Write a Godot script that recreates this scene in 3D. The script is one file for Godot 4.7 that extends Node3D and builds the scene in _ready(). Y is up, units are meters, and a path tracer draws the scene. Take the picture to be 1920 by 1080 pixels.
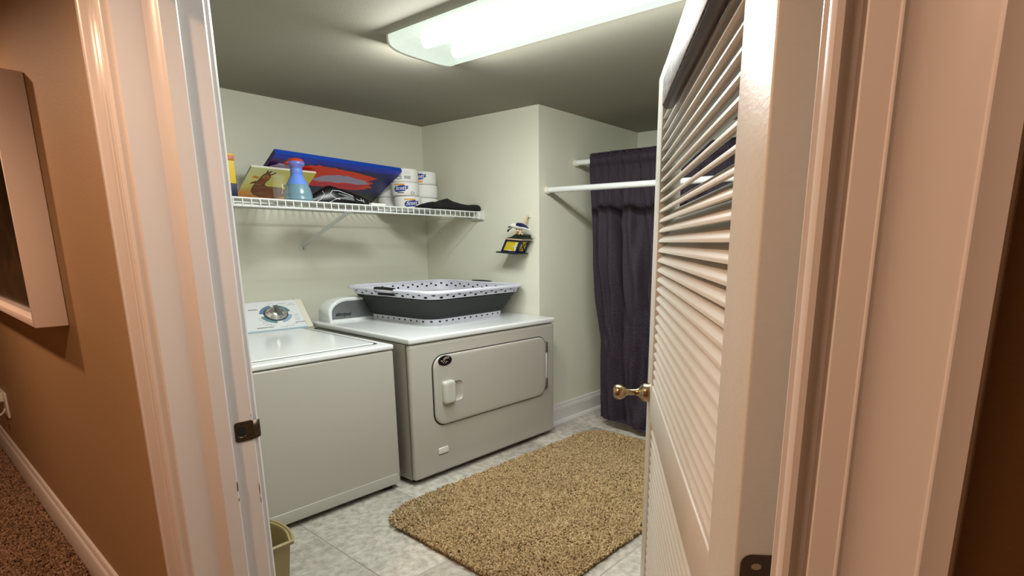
extends Node3D
# A laundry room seen from the hall through its half-open louvred door. X runs along the shelf wall, Z from the shelf wall towards the viewer, Y is up.

const CEIL := 2.423
const HALL_X := -0.34
const ROOM_X := -0.137
const ALCOVE_X := 2.4227
const ALCOVE_Z := 1.351
const FAR_X := 3.742
const FRONT_Z := 4.72

var used_names := {}
var mats := {}


# ---------------------------------------------------------------- meshes
class Mesher:
	var st := SurfaceTool.new()
	var group := -1
	var xf := Transform3D()
	func _init() -> void:
		st.begin(Mesh.PRIMITIVE_TRIANGLES)
	func vert(p: Vector3, g: int, uv: Vector2) -> void:
		st.set_smooth_group(0xFFFFFFFF if g < 0 else g)
		st.set_uv(uv)
		st.add_vertex(xf * p)
	# counter-clockwise seen from outside
	func tri(a: Vector3, b: Vector3, c: Vector3, g := -1, ua := Vector2.ZERO, ub := Vector2.ZERO, uc := Vector2.ZERO) -> void:
		vert(a, g, ua); vert(c, g, uc); vert(b, g, ub)
	func quad(a: Vector3, b: Vector3, c: Vector3, d: Vector3, g := -1, uvs := []) -> void:
		if uvs.is_empty():
			tri(a, b, c, g); tri(a, c, d, g)
		else:
			tri(a, b, c, g, uvs[0], uvs[1], uvs[2]); tri(a, c, d, g, uvs[0], uvs[2], uvs[3])
	func box(lo: Vector3, hi: Vector3) -> Mesher:
		var p := func(i: int) -> Vector3: return Vector3(hi.x if i & 1 else lo.x, hi.y if i & 2 else lo.y, hi.z if i & 4 else lo.z)
		quad(p.call(4), p.call(5), p.call(7), p.call(6)); quad(p.call(1), p.call(0), p.call(2), p.call(3))
		quad(p.call(5), p.call(1), p.call(3), p.call(7)); quad(p.call(0), p.call(4), p.call(6), p.call(2))
		quad(p.call(6), p.call(7), p.call(3), p.call(2)); quad(p.call(0), p.call(1), p.call(5), p.call(4))
		return self
	# box with rounded edges
	func rbox(lo: Vector3, hi: Vector3, r: float, seg := 2) -> Mesher:
		var c := (lo + hi) / 2.0
		var h := (hi - lo) / 2.0
		r = minf(r, minf(h.x, minf(h.y, h.z)) * 0.999)
		var axes := [[Vector3.RIGHT, Vector3.UP, Vector3.BACK], [Vector3.LEFT, Vector3.UP, Vector3.FORWARD], [Vector3.UP, Vector3.BACK, Vector3.RIGHT], [Vector3.DOWN, Vector3.BACK, Vector3.LEFT], [Vector3.BACK, Vector3.RIGHT, Vector3.UP], [Vector3.FORWARD, Vector3.RIGHT, Vector3.DOWN]]
		for ax in axes:
			var n: Vector3 = ax[0]; var u: Vector3 = ax[1]; var v: Vector3 = ax[2]
			var hn := absf(n.dot(h)); var hu := absf(u.dot(h)); var hv := absf(v.dot(h))
			var cu := []; var cv := []
			for k in seg + 1:
				var t := r * tan(PI / 4.0 * (1.0 - float(k) / seg))
				cu.append(-(hu - r) - t); cv.append(-(hv - r) - t)
			for k in seg + 1:
				var t := r * tan(PI / 4.0 * float(k) / seg)
				cu.append((hu - r) + t); cv.append((hv - r) + t)
			var at := func(a: float, b: float) -> Vector3:
				var q := n * hn + u * a + v * b
				var inner := Vector3(clampf(q.x, -h.x + r, h.x - r), clampf(q.y, -h.y + r, h.y - r), clampf(q.z, -h.z + r, h.z - r))
				return c + inner + (q - inner).normalized() * r
			for i in cu.size() - 1:
				for j in cv.size() - 1:
					quad(at.call(cu[i], cv[j]), at.call(cu[i + 1], cv[j]), at.call(cu[i + 1], cv[j + 1]), at.call(cu[i], cv[j + 1]), 1)
		return self
	# rings of equal length; consecutive rings joined, ring runs counter-clockwise seen from the end of the loft
	func loft(rings: Array, cap0 := true, cap1 := true, g := 1, closed := true) -> Mesher:
		for i in rings.size() - 1:
			var a: PackedVector3Array = rings[i]; var b: PackedVector3Array = rings[i + 1]
			var n := a.size()
			for j in (n if closed else n - 1):
				var k := (j + 1) % n
				quad(a[j], a[k], b[k], b[j], g, [Vector2(float(j) / n, float(i)), Vector2(float(j + 1) / n, float(i)), Vector2(float(j + 1) / n, float(i + 1)), Vector2(float(j) / n, float(i + 1))])
		if cap0: fan(rings[0], true)
		if cap1: fan(rings[-1], false)
		return self
	func fan(ring: PackedVector3Array, flip: bool) -> void:
		var c := Vector3.ZERO
		for p in ring: c += p
		c /= ring.size()
		for j in ring.size():
			var k := (j + 1) % ring.size()
			if flip: tri(c, ring[k], ring[j])
			else: tri(c, ring[j], ring[k])
	# profile of (radius, height) from bottom to top
	func lathe(profile: Array, seg := 24, center := Vector3.ZERO, cap0 := true, cap1 := true, crease := 0.7) -> Mesher:
		var g := 1
		for i in profile.size() - 1:
			if i > 0:
				var d0: Vector2 = (profile[i] - profile[i - 1]).normalized()
				var d1: Vector2 = (profile[i + 1] - profile[i]).normalized()
				if absf(d0.angle_to(d1)) > crease: g += 1
			var rings := []
			for q in [profile[i], profile[i + 1]]:
				var ring := PackedVector3Array()
				for k in seg:
					var a := -TAU * k / seg
					ring.append(center + Vector3(q.x * cos(a), q.y, q.x * sin(a)))
				rings.append(ring)
			loft(rings, cap0 and i == 0 and profile[0].x > 0.0001, cap1 and i == profile.size() - 2 and profile[-1].x > 0.0001, g)
		return self
	func tube(pts: Array, r: float, sides := 8, caps := true, closed := false) -> Mesher:
		var rings := []
		var n := pts.size()
		var up := Vector3.UP
		for i in n:
			var t: Vector3
			if closed: t = (pts[(i + 1) % n] - pts[(i - 1 + n) % n]).normalized()
			else: t = (pts[mini(i + 1, n - 1)] - pts[maxi(i - 1, 0)]).normalized()
			if i == 0: up = Vector3.UP if absf(t.y) < 0.9 else Vector3.RIGHT
			var s := t.cross(up).normalized()
			up = s.cross(t).normalized()
			var ring := PackedVector3Array()
			for k in sides:
				var a := TAU * k / sides
				ring.append(pts[i] + (s * cos(a) + up * sin(a)) * r)
			rings.append(ring)
		if closed: rings.append(rings[0])
		# make the direction outward
		for i in rings.size(): 
			var rr: PackedVector3Array = rings[i]; rr.reverse(); rings[i] = rr
		var turned := []
		for rr in rings: turned.append(rr)
		loft_auto(turned, caps and not closed)
		return self
	func loft_auto(rings: Array, caps: bool, g := 1) -> void:
		# chooses the winding from the first two rings
		var a: PackedVector3Array = rings[0]; var b: PackedVector3Array = rings[1]
		var c := Vector3.ZERO
		for p in a: c += p
		c /= a.size()
		var nrm := (a[1] - a[0]).cross(b[0] - a[0])
		if nrm.dot(a[0] - c) < 0.0:
			for i in rings.size():
				var rr: PackedVector3Array = rings[i].duplicate(); rr.reverse(); rings[i] = rr
		loft(rings, caps, caps, g)
	# polygon in (u, v) swept from h0 to h1; m maps (u, v, h) to space
	func prism(poly: PackedVector2Array, m: Callable, h0: float, h1: float, crease := 0.6, caps := true) -> Mesher:
		var area := 0.0
		var n := poly.size()
		for i in n: area += poly[i].cross(poly[(i + 1) % n])
		var o: Vector3 = m.call(0.0, 0.0, 0.0)
		var det: float = (m.call(1.0, 0.0, 0.0) - o).cross(m.call(0.0, 1.0, 0.0) - o).dot(m.call(0.0, 0.0, 1.0) - o)
		if h1 < h0:
			var t := h0; h0 = h1; h1 = t
		var flip := area * det < 0.0
		var g := 1
		for i in n:
			var a := poly[i]; var b := poly[(i + 1) % n]; var z := poly[(i - 1 + n) % n]
			if absf((a - z).angle_to(b - a)) > crease: g += 1
			var q := [m.call(a.x, a.y, h0), m.call(b.x, b.y, h0), m.call(b.x, b.y, h1), m.call(a.x, a.y, h1)]
			if flip: quad(q[1], q[0], q[3], q[2], g)
			else: quad(q[0], q[1], q[2], q[3], g)
		if caps:
			var idx := Geometry2D.triangulate_polygon(poly)
			for i in range(0, idx.size(), 3):
				var t := [poly[idx[i]], poly[idx[i + 1]], poly[idx[i + 2]]]
				var ccw: bool = (t[1] - t[0]).cross(t[2] - t[0]) > 0.0
				if not ccw: t = [t[0], t[2], t[1]]
				for top in [true, false]:
					var h: float = h1 if top else h0
					var p0: Vector3 = m.call(t[0].x, t[0].y, h); var p1: Vector3 = m.call(t[1].x, t[1].y, h); var p2: Vector3 = m.call(t[2].x, t[2].y, h)
					if top == (det > 0.0): tri(p0, p1, p2)
					else: tri(p0, p2, p1)
		return self
	func done() -> ArrayMesh:
		st.generate_normals()
		return st.commit()


func mb() -> Mesher:
	return Mesher.new()


static func V(x: float, y: float, z: float) -> Vector3:
	return Vector3(x, y, z)


static func XY(u: float, v: float, h: float) -> Vector3: return Vector3(u, v, h)
static func XZ(u: float, v: float, h: float) -> Vector3: return Vector3(u, h, v)
static func ZY(u: float, v: float, h: float) -> Vector3: return Vector3(h, v, u)


static func round_rect(lo: Vector2, hi: Vector2, r: float, seg := 6) -> PackedVector2Array:
	var out := PackedVector2Array()
	var cs := [Vector2(hi.x - r, lo.y + r), Vector2(hi.x - r, hi.y - r), Vector2(lo.x + r, hi.y - r), Vector2(lo.x + r, lo.y + r)]
	for k in 4:
		for i in seg + 1:
			var a := -PI / 2 + PI / 2 * (k + float(i) / seg)
			out.append(cs[k] + Vector2(cos(a), sin(a)) * r)
	return out


static func ellipse(c: Vector2, rx: float, ry: float, n := 24, tilt := 0.0) -> PackedVector2Array:
	var out := PackedVector2Array()
	for i in n:
		out.append(c + Vector2(cos(TAU * i / n) * rx, sin(TAU * i / n) * ry).rotated(tilt))
	return out


# lettering: a flat word, height and width given, mapped through m(x, y, depth)
func word(text: String, w: float, h: float, depth: float, m: Callable, bold := true, italic := false, family := "Droid Sans") -> ArrayMesh:
	var f := SystemFont.new()
	f.font_names = PackedStringArray([family])
	f.font_weight = 700 if bold else 400
	var tm := TextMesh.new()
	tm.font = f; tm.text = text; tm.font_size = 48; tm.pixel_size = 0.01; tm.depth = 0.02; tm.curve_step = 2.0
	var arr := tm.surface_get_arrays(0)
	var vs: PackedVector3Array = arr[Mesh.ARRAY_VERTEX]
	var ids: PackedInt32Array = arr[Mesh.ARRAY_INDEX] if arr[Mesh.ARRAY_INDEX] != null else PackedInt32Array(range(vs.size()))
	var box := AABB(vs[0], Vector3.ZERO)
	for v in vs: box = box.expand(v)
	var st := SurfaceTool.new()
	st.begin(Mesh.PRIMITIVE_TRIANGLES)
	for i in ids:
		var q := (vs[i] - box.get_center()) / Vector3(box.size.x, box.size.y, box.size.z)
		var x := q.x * w
		if italic: x += q.y * h * 0.35
		st.set_smooth_group(0xFFFFFFFF)
		st.set_uv(Vector2.ZERO)
		st.add_vertex(m.call(x, q.y * h, q.z * depth))
	st.generate_normals()
	return st.commit()


# ---------------------------------------------------------------- materials
func mat(called: String, color: Color, rough := 0.6, metal := 0.0, spec := 0.5) -> StandardMaterial3D:
	if mats.has(called): return mats[called]
	var m := StandardMaterial3D.new()
	m.resource_name = called
	m.albedo_color = color; m.roughness = rough; m.metallic = metal; m.metallic_specular = spec
	mats[called] = m
	return m


func noise_tex(freq: float, ramp := [], octaves := 4, normal := false, size := 512, seed_ := 1, bump := 4.0, kind := FastNoiseLite.TYPE_SIMPLEX_SMOOTH) -> NoiseTexture2D:
	var n := FastNoiseLite.new()
	n.noise_type = kind; n.frequency = freq; n.fractal_octaves = octaves; n.seed = seed_
	n.fractal_gain = 0.58
	var t := NoiseTexture2D.new()
	t.width = size; t.height = size; t.seamless = true; t.noise = n
	if normal:
		t.as_normal_map = true; t.bump_strength = bump
	elif ramp.size():
		var g := Gradient.new()
		var offs := PackedFloat32Array(); var cols := PackedColorArray()
		for r in ramp:
			offs.append(r[0]); cols.append(r[1])
		g.offsets = offs; g.colors = cols
		t.color_ramp = g
	return t


func tri_map(m: StandardMaterial3D, scale: Vector3, world := true) -> StandardMaterial3D:
	m.uv1_triplanar = true
	m.uv1_world_triplanar = world
	m.uv1_scale = scale
	return m


# ---------------------------------------------------------------- objects
func numbered(called: String) -> String:
	if not used_names.has(called):
		used_names[called] = 0
		return called
	used_names[called] += 1
	return "%s_%03d" % [called, used_names[called]]


func tag(o: Node, label := "", category := "", group := "", kind := "") -> Node:
	if label: o.set_meta("label", label)
	if category: o.set_meta("category", category)
	if group: o.set_meta("group", group)
	if kind: o.set_meta("kind", kind)
	return o


func obj(called: String, mesh: Mesh, m: Material, parent: Node = self) -> MeshInstance3D:
	var o := MeshInstance3D.new()
	if parent == self:
		o.name = numbered(called)
	else:
		var n := 0
		var wanted := called
		while parent.has_node(NodePath(wanted)):
			n += 1
			wanted = "%s_%03d" % [called, n]
		o.name = wanted
	o.mesh = mesh
	o.material_override = m
	o.cast_shadow = GeometryInstance3D.SHADOW_CASTING_SETTING_ON
	parent.add_child(o, true)
	return o


func thing(called: String, label: String, category: String, at := Vector3.ZERO, turn := 0.0, group := "") -> Node3D:
	var o := Node3D.new()
	o.name = numbered(called)
	add_child(o, true)
	o.position = at
	o.rotation.y = turn
	tag(o, label, category, group)
	return o


func struct(called: String, mesh: Mesh, m: Material, label := "", category := "") -> MeshInstance3D:
	var o := obj(called, mesh, m)
	tag(o, label, category, "", "structure")
	return o


func _ready() -> void:
	set_view()
	set_light()
	make_materials()
	build_shell()
	build_floors()
	build_trim()
	build_door()
	build_hall_things()
	build_washer()
	build_dryer()
	build_shelf()
	build_shelf_things()
	build_basket()
	build_ornament()
	build_rods_and_curtain()
	build_rug()
	build_bin()


func set_view() -> void:
	var cam := Camera3D.new()
	cam.name = "camera"
	var f := 1054.853
	cam.projection = Camera3D.PROJECTION_FRUSTUM
	cam.near = 0.05
	cam.far = 60.0
	cam.size = cam.near * 1080.0 / f
	cam.frustum_offset = Vector2(-(1068.777 - 960.0), 684.364 - 540.0) * (cam.near / f)
	var b := Basis(Vector3.UP, -0.8949404) * Basis(Vector3.RIGHT, -0.2149396) * Basis(Vector3.BACK, 0.0080661)
	cam.transform = Transform3D(b, V(-0.785892, 1.46608, 4.228887))
	add_child(cam)
	cam.current = true


func set_light() -> void:
	var we := WorldEnvironment.new()
	we.name = "world_environment"
	var e := Environment.new()
	e.background_mode = Environment.BG_COLOR
	e.background_color = Color(0.02, 0.02, 0.02)
	e.tonemap_mode = Environment.TONE_MAPPER_LINEAR
	e.tonemap_exposure = 1.0
	e.sdfgi_enabled = true; e.ssao_enabled = true; e.ssil_enabled = true
	we.environment = e
	add_child(we)
	# the fluorescent ceiling fixture of the laundry room: one light before each side of its bowed lens
	for q in [["bottom", V(1.165, 2.335, 2.78), 0.0, 0.0, Vector2(0.32, 2.1), 3.6], ["flank", V(0.955, 2.345, 2.78), -52.0, 0.0, Vector2(0.05, 2.1), 1.95], ["flank", V(1.375, 2.345, 2.78), 52.0, 0.0, Vector2(0.05, 2.1), 1.95], ["end", V(1.165, 2.335, 1.675), 0.0, 45.0, Vector2(0.32, 0.10), 1.05]]:
		var a := AreaLight3D.new()
		a.name = "fixture_%s_light" % q[0]
		a.area_size = q[4]
		a.light_color = Color(0.985, 1.0, 0.985)
		a.light_energy = q[5]
		a.area_range = 12.0
		a.area_attenuation = 2.0
		a.shadow_enabled = true
		a.transform = Transform3D(Basis(Vector3.BACK, deg_to_rad(q[2])) * Basis(Vector3.RIGHT, deg_to_rad(q[3])) * Basis(Vector3.RIGHT, -PI / 2), q[1])
		add_child(a, true)
	# two warm recessed lamps in the hall ceiling
	for z in [3.1, 0.68]:
		var s := SpotLight3D.new()
		s.name = "hall_lamp_light"
		s.light_color = Color(1.0, 0.81, 0.665)
		s.light_energy = 2.5 if z > 2.0 else 2.3
		s.light_size = 0.06
		s.spot_angle = 85.0
		s.spot_angle_attenuation = 0.5
		s.spot_range = 12.0
		s.shadow_enabled = true
		s.transform = Transform3D(Basis(Vector3.RIGHT, -PI / 2), V(-1.13, 2.39, z))
		add_child(s, true)


func make_materials() -> void:
	var fine := noise_tex(0.05, [], 3, true, 512, 4, 3.0)
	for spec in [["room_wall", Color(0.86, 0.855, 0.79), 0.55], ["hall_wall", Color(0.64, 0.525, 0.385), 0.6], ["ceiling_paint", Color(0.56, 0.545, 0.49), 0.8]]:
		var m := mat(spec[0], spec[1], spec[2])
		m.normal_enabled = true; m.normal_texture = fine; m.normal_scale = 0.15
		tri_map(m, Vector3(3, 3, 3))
	var trim := mat("trim_paint", Color(0.84, 0.825, 0.82), 0.28)
	trim.normal_enabled = true; trim.normal_texture = noise_tex(0.02, [], 3, true, 512, 9, 2.0); trim.normal_scale = 0.05
	tri_map(trim, Vector3(6, 1.2, 6))
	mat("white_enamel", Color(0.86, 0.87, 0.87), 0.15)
	mat("shaded_enamel", Color(0.685, 0.67, 0.635), 0.28)  # same paint as the white enamel, darkened to put the fronts' shade into colour
	mat("white_plastic", Color(0.84, 0.84, 0.82), 0.35)
	mat("cream_plastic", Color(0.84, 0.825, 0.76), 0.4)
	mat("console_white", Color(0.85, 0.86, 0.865), 0.3)
	mat("dark_gap", Color(0.03, 0.03, 0.03), 0.8)
	mat("dark_grey_print", Color(0.22, 0.23, 0.25), 0.6)
	mat("pale_grey_print", Color(0.55, 0.58, 0.6), 0.6)
	mat("black_print", Color(0.06, 0.06, 0.07), 0.5)
	mat("steel", Color(0.62, 0.61, 0.58), 0.3, 0.95)
	mat("nickel", Color(0.66, 0.58, 0.46), 0.24, 1.0)
	mat("bronze", Color(0.29, 0.24, 0.19), 0.34, 0.85)
	mat("white_wire", Color(0.86, 0.87, 0.86), 0.35)
	mat("paper_white", Color(0.90, 0.90, 0.88), 0.8)
	mat("black_plastic", Color(0.045, 0.045, 0.05), 0.4)
	mat("white_line", Color(0.8, 0.8, 0.8), 0.5)


# ---------------------------------------------------------------- setting
func build_shell() -> void:
	var t := 0.14
	var rw: Material = mats.room_wall
	var hw: Material = mats.hall_wall
	struct("wall_back", mb().box(V(ROOM_X - 0.1, 0, -t), V(ALCOVE_X + 0.1, CEIL, 0)).done(), rw, "beige laundry room wall behind washer, dryer and wire shelf", "wall")
	struct("wall_alcove", mb().box(V(ALCOVE_X, 0, -t), V(FAR_X + t, CEIL, ALCOVE_Z)).done(), rw, "beige boxed-out wall corner beside the dryer, holding lantern and rods", "wall")
	struct("wall_right", mb().box(V(FAR_X, 0, ALCOVE_Z), V(FAR_X + t, CEIL, FRONT_Z + t)).done(), rw, "beige end wall behind the dark curtain", "wall")
	struct("wall_front", mb().box(V(-0.24, 0, FRONT_Z), V(FAR_X + t, CEIL, FRONT_Z + t)).done(), rw, "beige laundry wall behind the louvred door", "wall")
	# door wall in two skins, each with the opening
	for s in [["wall_left", ROOM_X - 0.103, ROOM_X, rw, "beige laundry side of the doorway wall", -t, FRONT_Z + t], ["wall_hall", HALL_X, ROOM_X - 0.103, hw, "tan hall wall left of the doorway with framed picture", -2.74, 5.64]]:
		var m := mb()
		m.box(V(s[1], 0, s[5]), V(s[2], CEIL, 2.47))
		m.box(V(s[1], 0, 4.13), V(s[2], CEIL, s[6]))
		m.box(V(s[1], 2.09, 2.47), V(s[2], CEIL, 4.13))
		struct(s[0], m.done(), s[3], s[4], "wall")
	struct("wall_hall_opposite", mb().box(V(-2.14, 0, -2.74), V(-2.0, CEIL, 5.64)).done(), hw, "tan hall wall opposite the doorway", "wall")
	struct("wall_hall_far", mb().box(V(-2.0, 0, -2.74), V(HALL_X, CEIL, -2.6)).done(), hw, "tan wall at the far hall end", "wall")
	struct("wall_hall_near", mb().box(V(-2.0, 0, 5.5), V(HALL_X, CEIL, 5.64)).done(), hw, "tan wall at the near hall end", "wall")
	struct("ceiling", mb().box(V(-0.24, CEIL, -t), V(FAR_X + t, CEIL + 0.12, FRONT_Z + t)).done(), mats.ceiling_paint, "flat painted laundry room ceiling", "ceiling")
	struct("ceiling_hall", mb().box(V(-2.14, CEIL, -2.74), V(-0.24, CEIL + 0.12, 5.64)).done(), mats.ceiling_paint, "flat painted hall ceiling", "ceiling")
	# recessed hall lamps
	for z in [3.1, 0.68]:
		var l := thing("ceiling_lamp", "round recessed hall ceiling lamp " + ("near the doorway" if z > 2 else "beyond the framed picture"), "lamp", V(-1.13, CEIL, z))
		obj("trim_ring", mb().lathe([Vector2(0.105, -0.002), Vector2(0.13, -0.002), Vector2(0.13, -0.012), Vector2(0.105, -0.016), Vector2(0.105, -0.002)], 28, Vector3.ZERO, false, false).done(), mats.white_plastic, l)
		var g := StandardMaterial3D.new()
		g.albedo_color = Color(1, 0.95, 0.85); g.emission_enabled = true; g.emission = Color(1, 0.8, 0.58); g.emission_energy_multiplier = 2.0
		obj("glowing_disc", mb().lathe([Vector2(0.0, -0.012), Vector2(0.104, -0.012), Vector2(0.104, -0.004), Vector2(0.0, -0.004)], 28).done(), g, l)
	# fluorescent fixture
	var fx := thing("ceiling_light", "long white fluorescent ceiling fixture with a ribbed wraparound lens", "light", V(1.165, CEIL, 2.78))
	var z0 := -1.08; var z1 := 1.08
	var prof := PackedVector2Array()
	prof.append(Vector2(0.205, 0.0))
	for i in 21:
		var a := PI * i / 20.0
		var s := cos(a)
		prof.append(Vector2(0.205 * signf(s) * pow(absf(s), 0.55), -0.012 - 0.052 * pow(sin(a), 0.6)))
	prof.append(Vector2(-0.205, 0.0))
	# prismatic lens: rows of ribs across the bowed profile
	var lens := mb()
	lens.prism(prof, func(u, v, h): return V(u, v, h), z0, z1, 0.9, false)
	var lm := StandardMaterial3D.new()
	lm.resource_name = "lens_glow"
	lm.albedo_color = Color(0.9, 0.93, 0.91, 0.72); lm.roughness = 0.4; lm.transparency = BaseMaterial3D.TRANSPARENCY_ALPHA
	lm.emission_enabled = true; lm.emission = Color(0.93, 1.0, 0.955); lm.emission_energy_multiplier = 0.62
	lm.normal_enabled = true; lm.normal_texture = noise_tex(0.09, [], 1, true, 256, 70, 5.0, FastNoiseLite.TYPE_CELLULAR); lm.normal_scale = 0.6
	tri_map(lm, Vector3(6, 6, 6), false)
	obj("lens", lens.done(), lm, fx)
	obj("pan", mb().box(V(-0.2, -0.004, z0), V(0.2, 0.0, z1)).done(), mats.white_plastic, fx)
	var tm := StandardMaterial3D.new()
	tm.resource_name = "lamp_tube_glow"
	tm.albedo_color = Color(1, 1, 1); tm.emission_enabled = true; tm.emission = Color(0.95, 1.0, 0.97); tm.emission_energy_multiplier = 2.2
	for x in [-0.09, 0.09]:
		obj("lamp_tube", mb().tube([V(x, -0.031, z0 + 0.14), V(x, -0.031, z1 - 0.1)], 0.029, 12).done(), tm, fx)
	for z in [z0, z1]:
		obj("end_cap", mb().prism(prof, func(u, v, h): return V(u * 1.01, v * 1.06, h), z - 0.006, z + 0.006, 0.9).done(), mats.white_plastic, fx)


func build_floors() -> void:
	# laundry floor: a grout bed with tiles set in it
	var grout := mat("grout", Color(0.64, 0.62, 0.58), 0.9)
	var fl := struct("floor", mb().box(V(-0.24, -0.12, -0.1), V(FAR_X + 0.1, -0.003, FRONT_Z + 0.1)).done(), grout, "grey beige stone-look tile floor of the laundry room", "floor")
	var vars := []
	for k in 4:
		var m := mat("stone_tile_%s" % ["warm", "cool", "pale", "dusty"][k], Color(1, 1, 1), 0.42)
		var o := 0.02 * (k - 1.5)
		m.albedo_texture = noise_tex(0.011, [[0.0, Color(0.49 + o, 0.49 + o, 0.45 + o)], [0.35, Color(0.625 + o, 0.60 + o, 0.56 + o)], [0.55, Color(0.68 + o, 0.66 + o, 0.62 + o)], [1.0, Color(0.78 + o, 0.765 + o, 0.73 + o)]], 6, false, 1024, 20 + k)
		m.roughness_texture = null
		tri_map(m, Vector3(1.5, 1.5, 1.5))
		m.uv1_offset = V(0.37 * k, 0, 0.21 * k)
		vars.append(m)
	var px := 0.576; var pz := 0.633; var gap := 0.0035
	var rng := RandomNumberGenerator.new()
	rng.seed = 5
	for i in range(-1, 6):
		for j in range(-3, 6):
			var x0 := maxf(0.444 + px * i + gap, -0.135); var x1 := minf(0.444 + px * (i + 1) - gap, FAR_X)
			var a0 := maxf(1.655 + pz * j + gap, 0.0); var a1 := minf(1.655 + pz * (j + 1) - gap, FRONT_Z)
			if x1 - x0 < 0.02 or a1 - a0 < 0.02: continue
			obj("tile", mb().rbox(V(x0, -0.012, a0), V(x1, 0.0, a1), 0.0022, 1).done(), vars[rng.randi() % 4], fl)
	# hall carpet
	var cb := mat("carpet_base", Color(0.45, 0.28, 0.17), 0.95)
	var fh := struct("floor_hall", mb().box(V(-2.14, -0.12, -2.74), V(-0.24, 0.0, 5.64)).done(), cb, "brown carpeted hall floor along the tan wall", "floor")
	var strand := mb()
	strand.tube([V(0, 0, 0), V(0.002, 0.007, 0.001), V(0.007, 0.011, 0.004)], 0.0042, 4)
	var cm := mat("carpet_yarn", Color(1, 1, 1), 0.9)
	cm.vertex_color_use_as_albedo = true
	pile("carpet_pile", strand.done(), cm, fh, 42000, 11, func(r): return V(r.randf_range(-1.1, HALL_X - 0.03), 0.0, r.randf_range(-2.4, 1.7)), [Color(0.21, 0.125, 0.075), Color(0.28, 0.17, 0.105), Color(0.36, 0.235, 0.15), Color(0.12, 0.07, 0.04)], 0.8, 1.3, 0.0)


func pile(called: String, mesh: Mesh, m: Material, parent: Node, count: int, seed_: int, where: Callable, colors: Array, s0: float, s1: float, lay: float) -> void:
	var wind := FastNoiseLite.new(); wind.seed = seed_; wind.frequency = 3.0
	m.vertex_color_use_as_albedo = true
	var rng := RandomNumberGenerator.new()
	rng.seed = seed_
	var buf := PackedFloat32Array()
	var n := 0
	while n < count:
		var p = where.call(rng)
		if p == null: continue
		n += 1
		var s := rng.randf_range(s0, s1)
		var b := Basis(Vector3.UP, rng.randf() * TAU) * Basis(Vector3.RIGHT, rng.randf_range(-0.35, 0.35)) * Basis.from_scale(Vector3(s, s, s))
		if lay > 0.0: b = Basis(Vector3.RIGHT, lay * wind.get_noise_2d(p.x, p.z)) * Basis(Vector3.BACK, lay * wind.get_noise_2d(p.x + 50.0, p.z)) * b
		buf.append_array(PackedFloat32Array([b.x.x, b.y.x, b.z.x, p.x, b.x.y, b.y.y, b.z.y, p.y, b.x.z, b.y.z, b.z.z, p.z]))
		var c: Color = colors[rng.randi() % colors.size()]
		c = c.lerp(colors[rng.randi() % colors.size()], rng.randf())
		buf.append_array(PackedFloat32Array([c.r, c.g, c.b, 1.0]))
	var mm := MultiMesh.new()
	mm.transform_format = MultiMesh.TRANSFORM_3D
	mm.use_colors = true
	mm.mesh = mesh
	mm.instance_count = count
	mm.buffer = buf
	var mi := MultiMeshInstance3D.new()
	mi.name = called
	mi.multimesh = mm
	mi.material_override = m
	parent.add_child(mi, true)
	tag(mi, "", "", "", "stuff")


func casing_profile() -> PackedVector2Array:
	return PackedVector2Array([Vector2(0, 0), Vector2(0, 0.012), Vector2(0.0025, 0.0165), Vector2(0.007, 0.0195), Vector2(0.012, 0.0195), Vector2(0.017, 0.0165), Vector2(0.0205, 0.0115), Vector2(0.0235, 0.0115), Vector2(0.0245, 0.0165), Vector2(0.0262, 0.0178), Vector2(0.044, 0.0188), Vector2(0.0455, 0.0200), Vector2(0.0468, 0.0202), Vector2(0.048, 0.0197), Vector2(0.0495, 0.0190), Vector2(0.062, 0.0192), Vector2(0.075, 0.0215), Vector2(0.087, 0.0255), Vector2(0.096, 0.0285), Vector2(0.0975, 0.0312), Vector2(0.0988, 0.0318), Vector2(0.1005, 0.0316), Vector2(0.104, 0.0311), Vector2(0.1145, 0.0308), Vector2(0.1165, 0.0285), Vector2(0.117, 0.0)])


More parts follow.
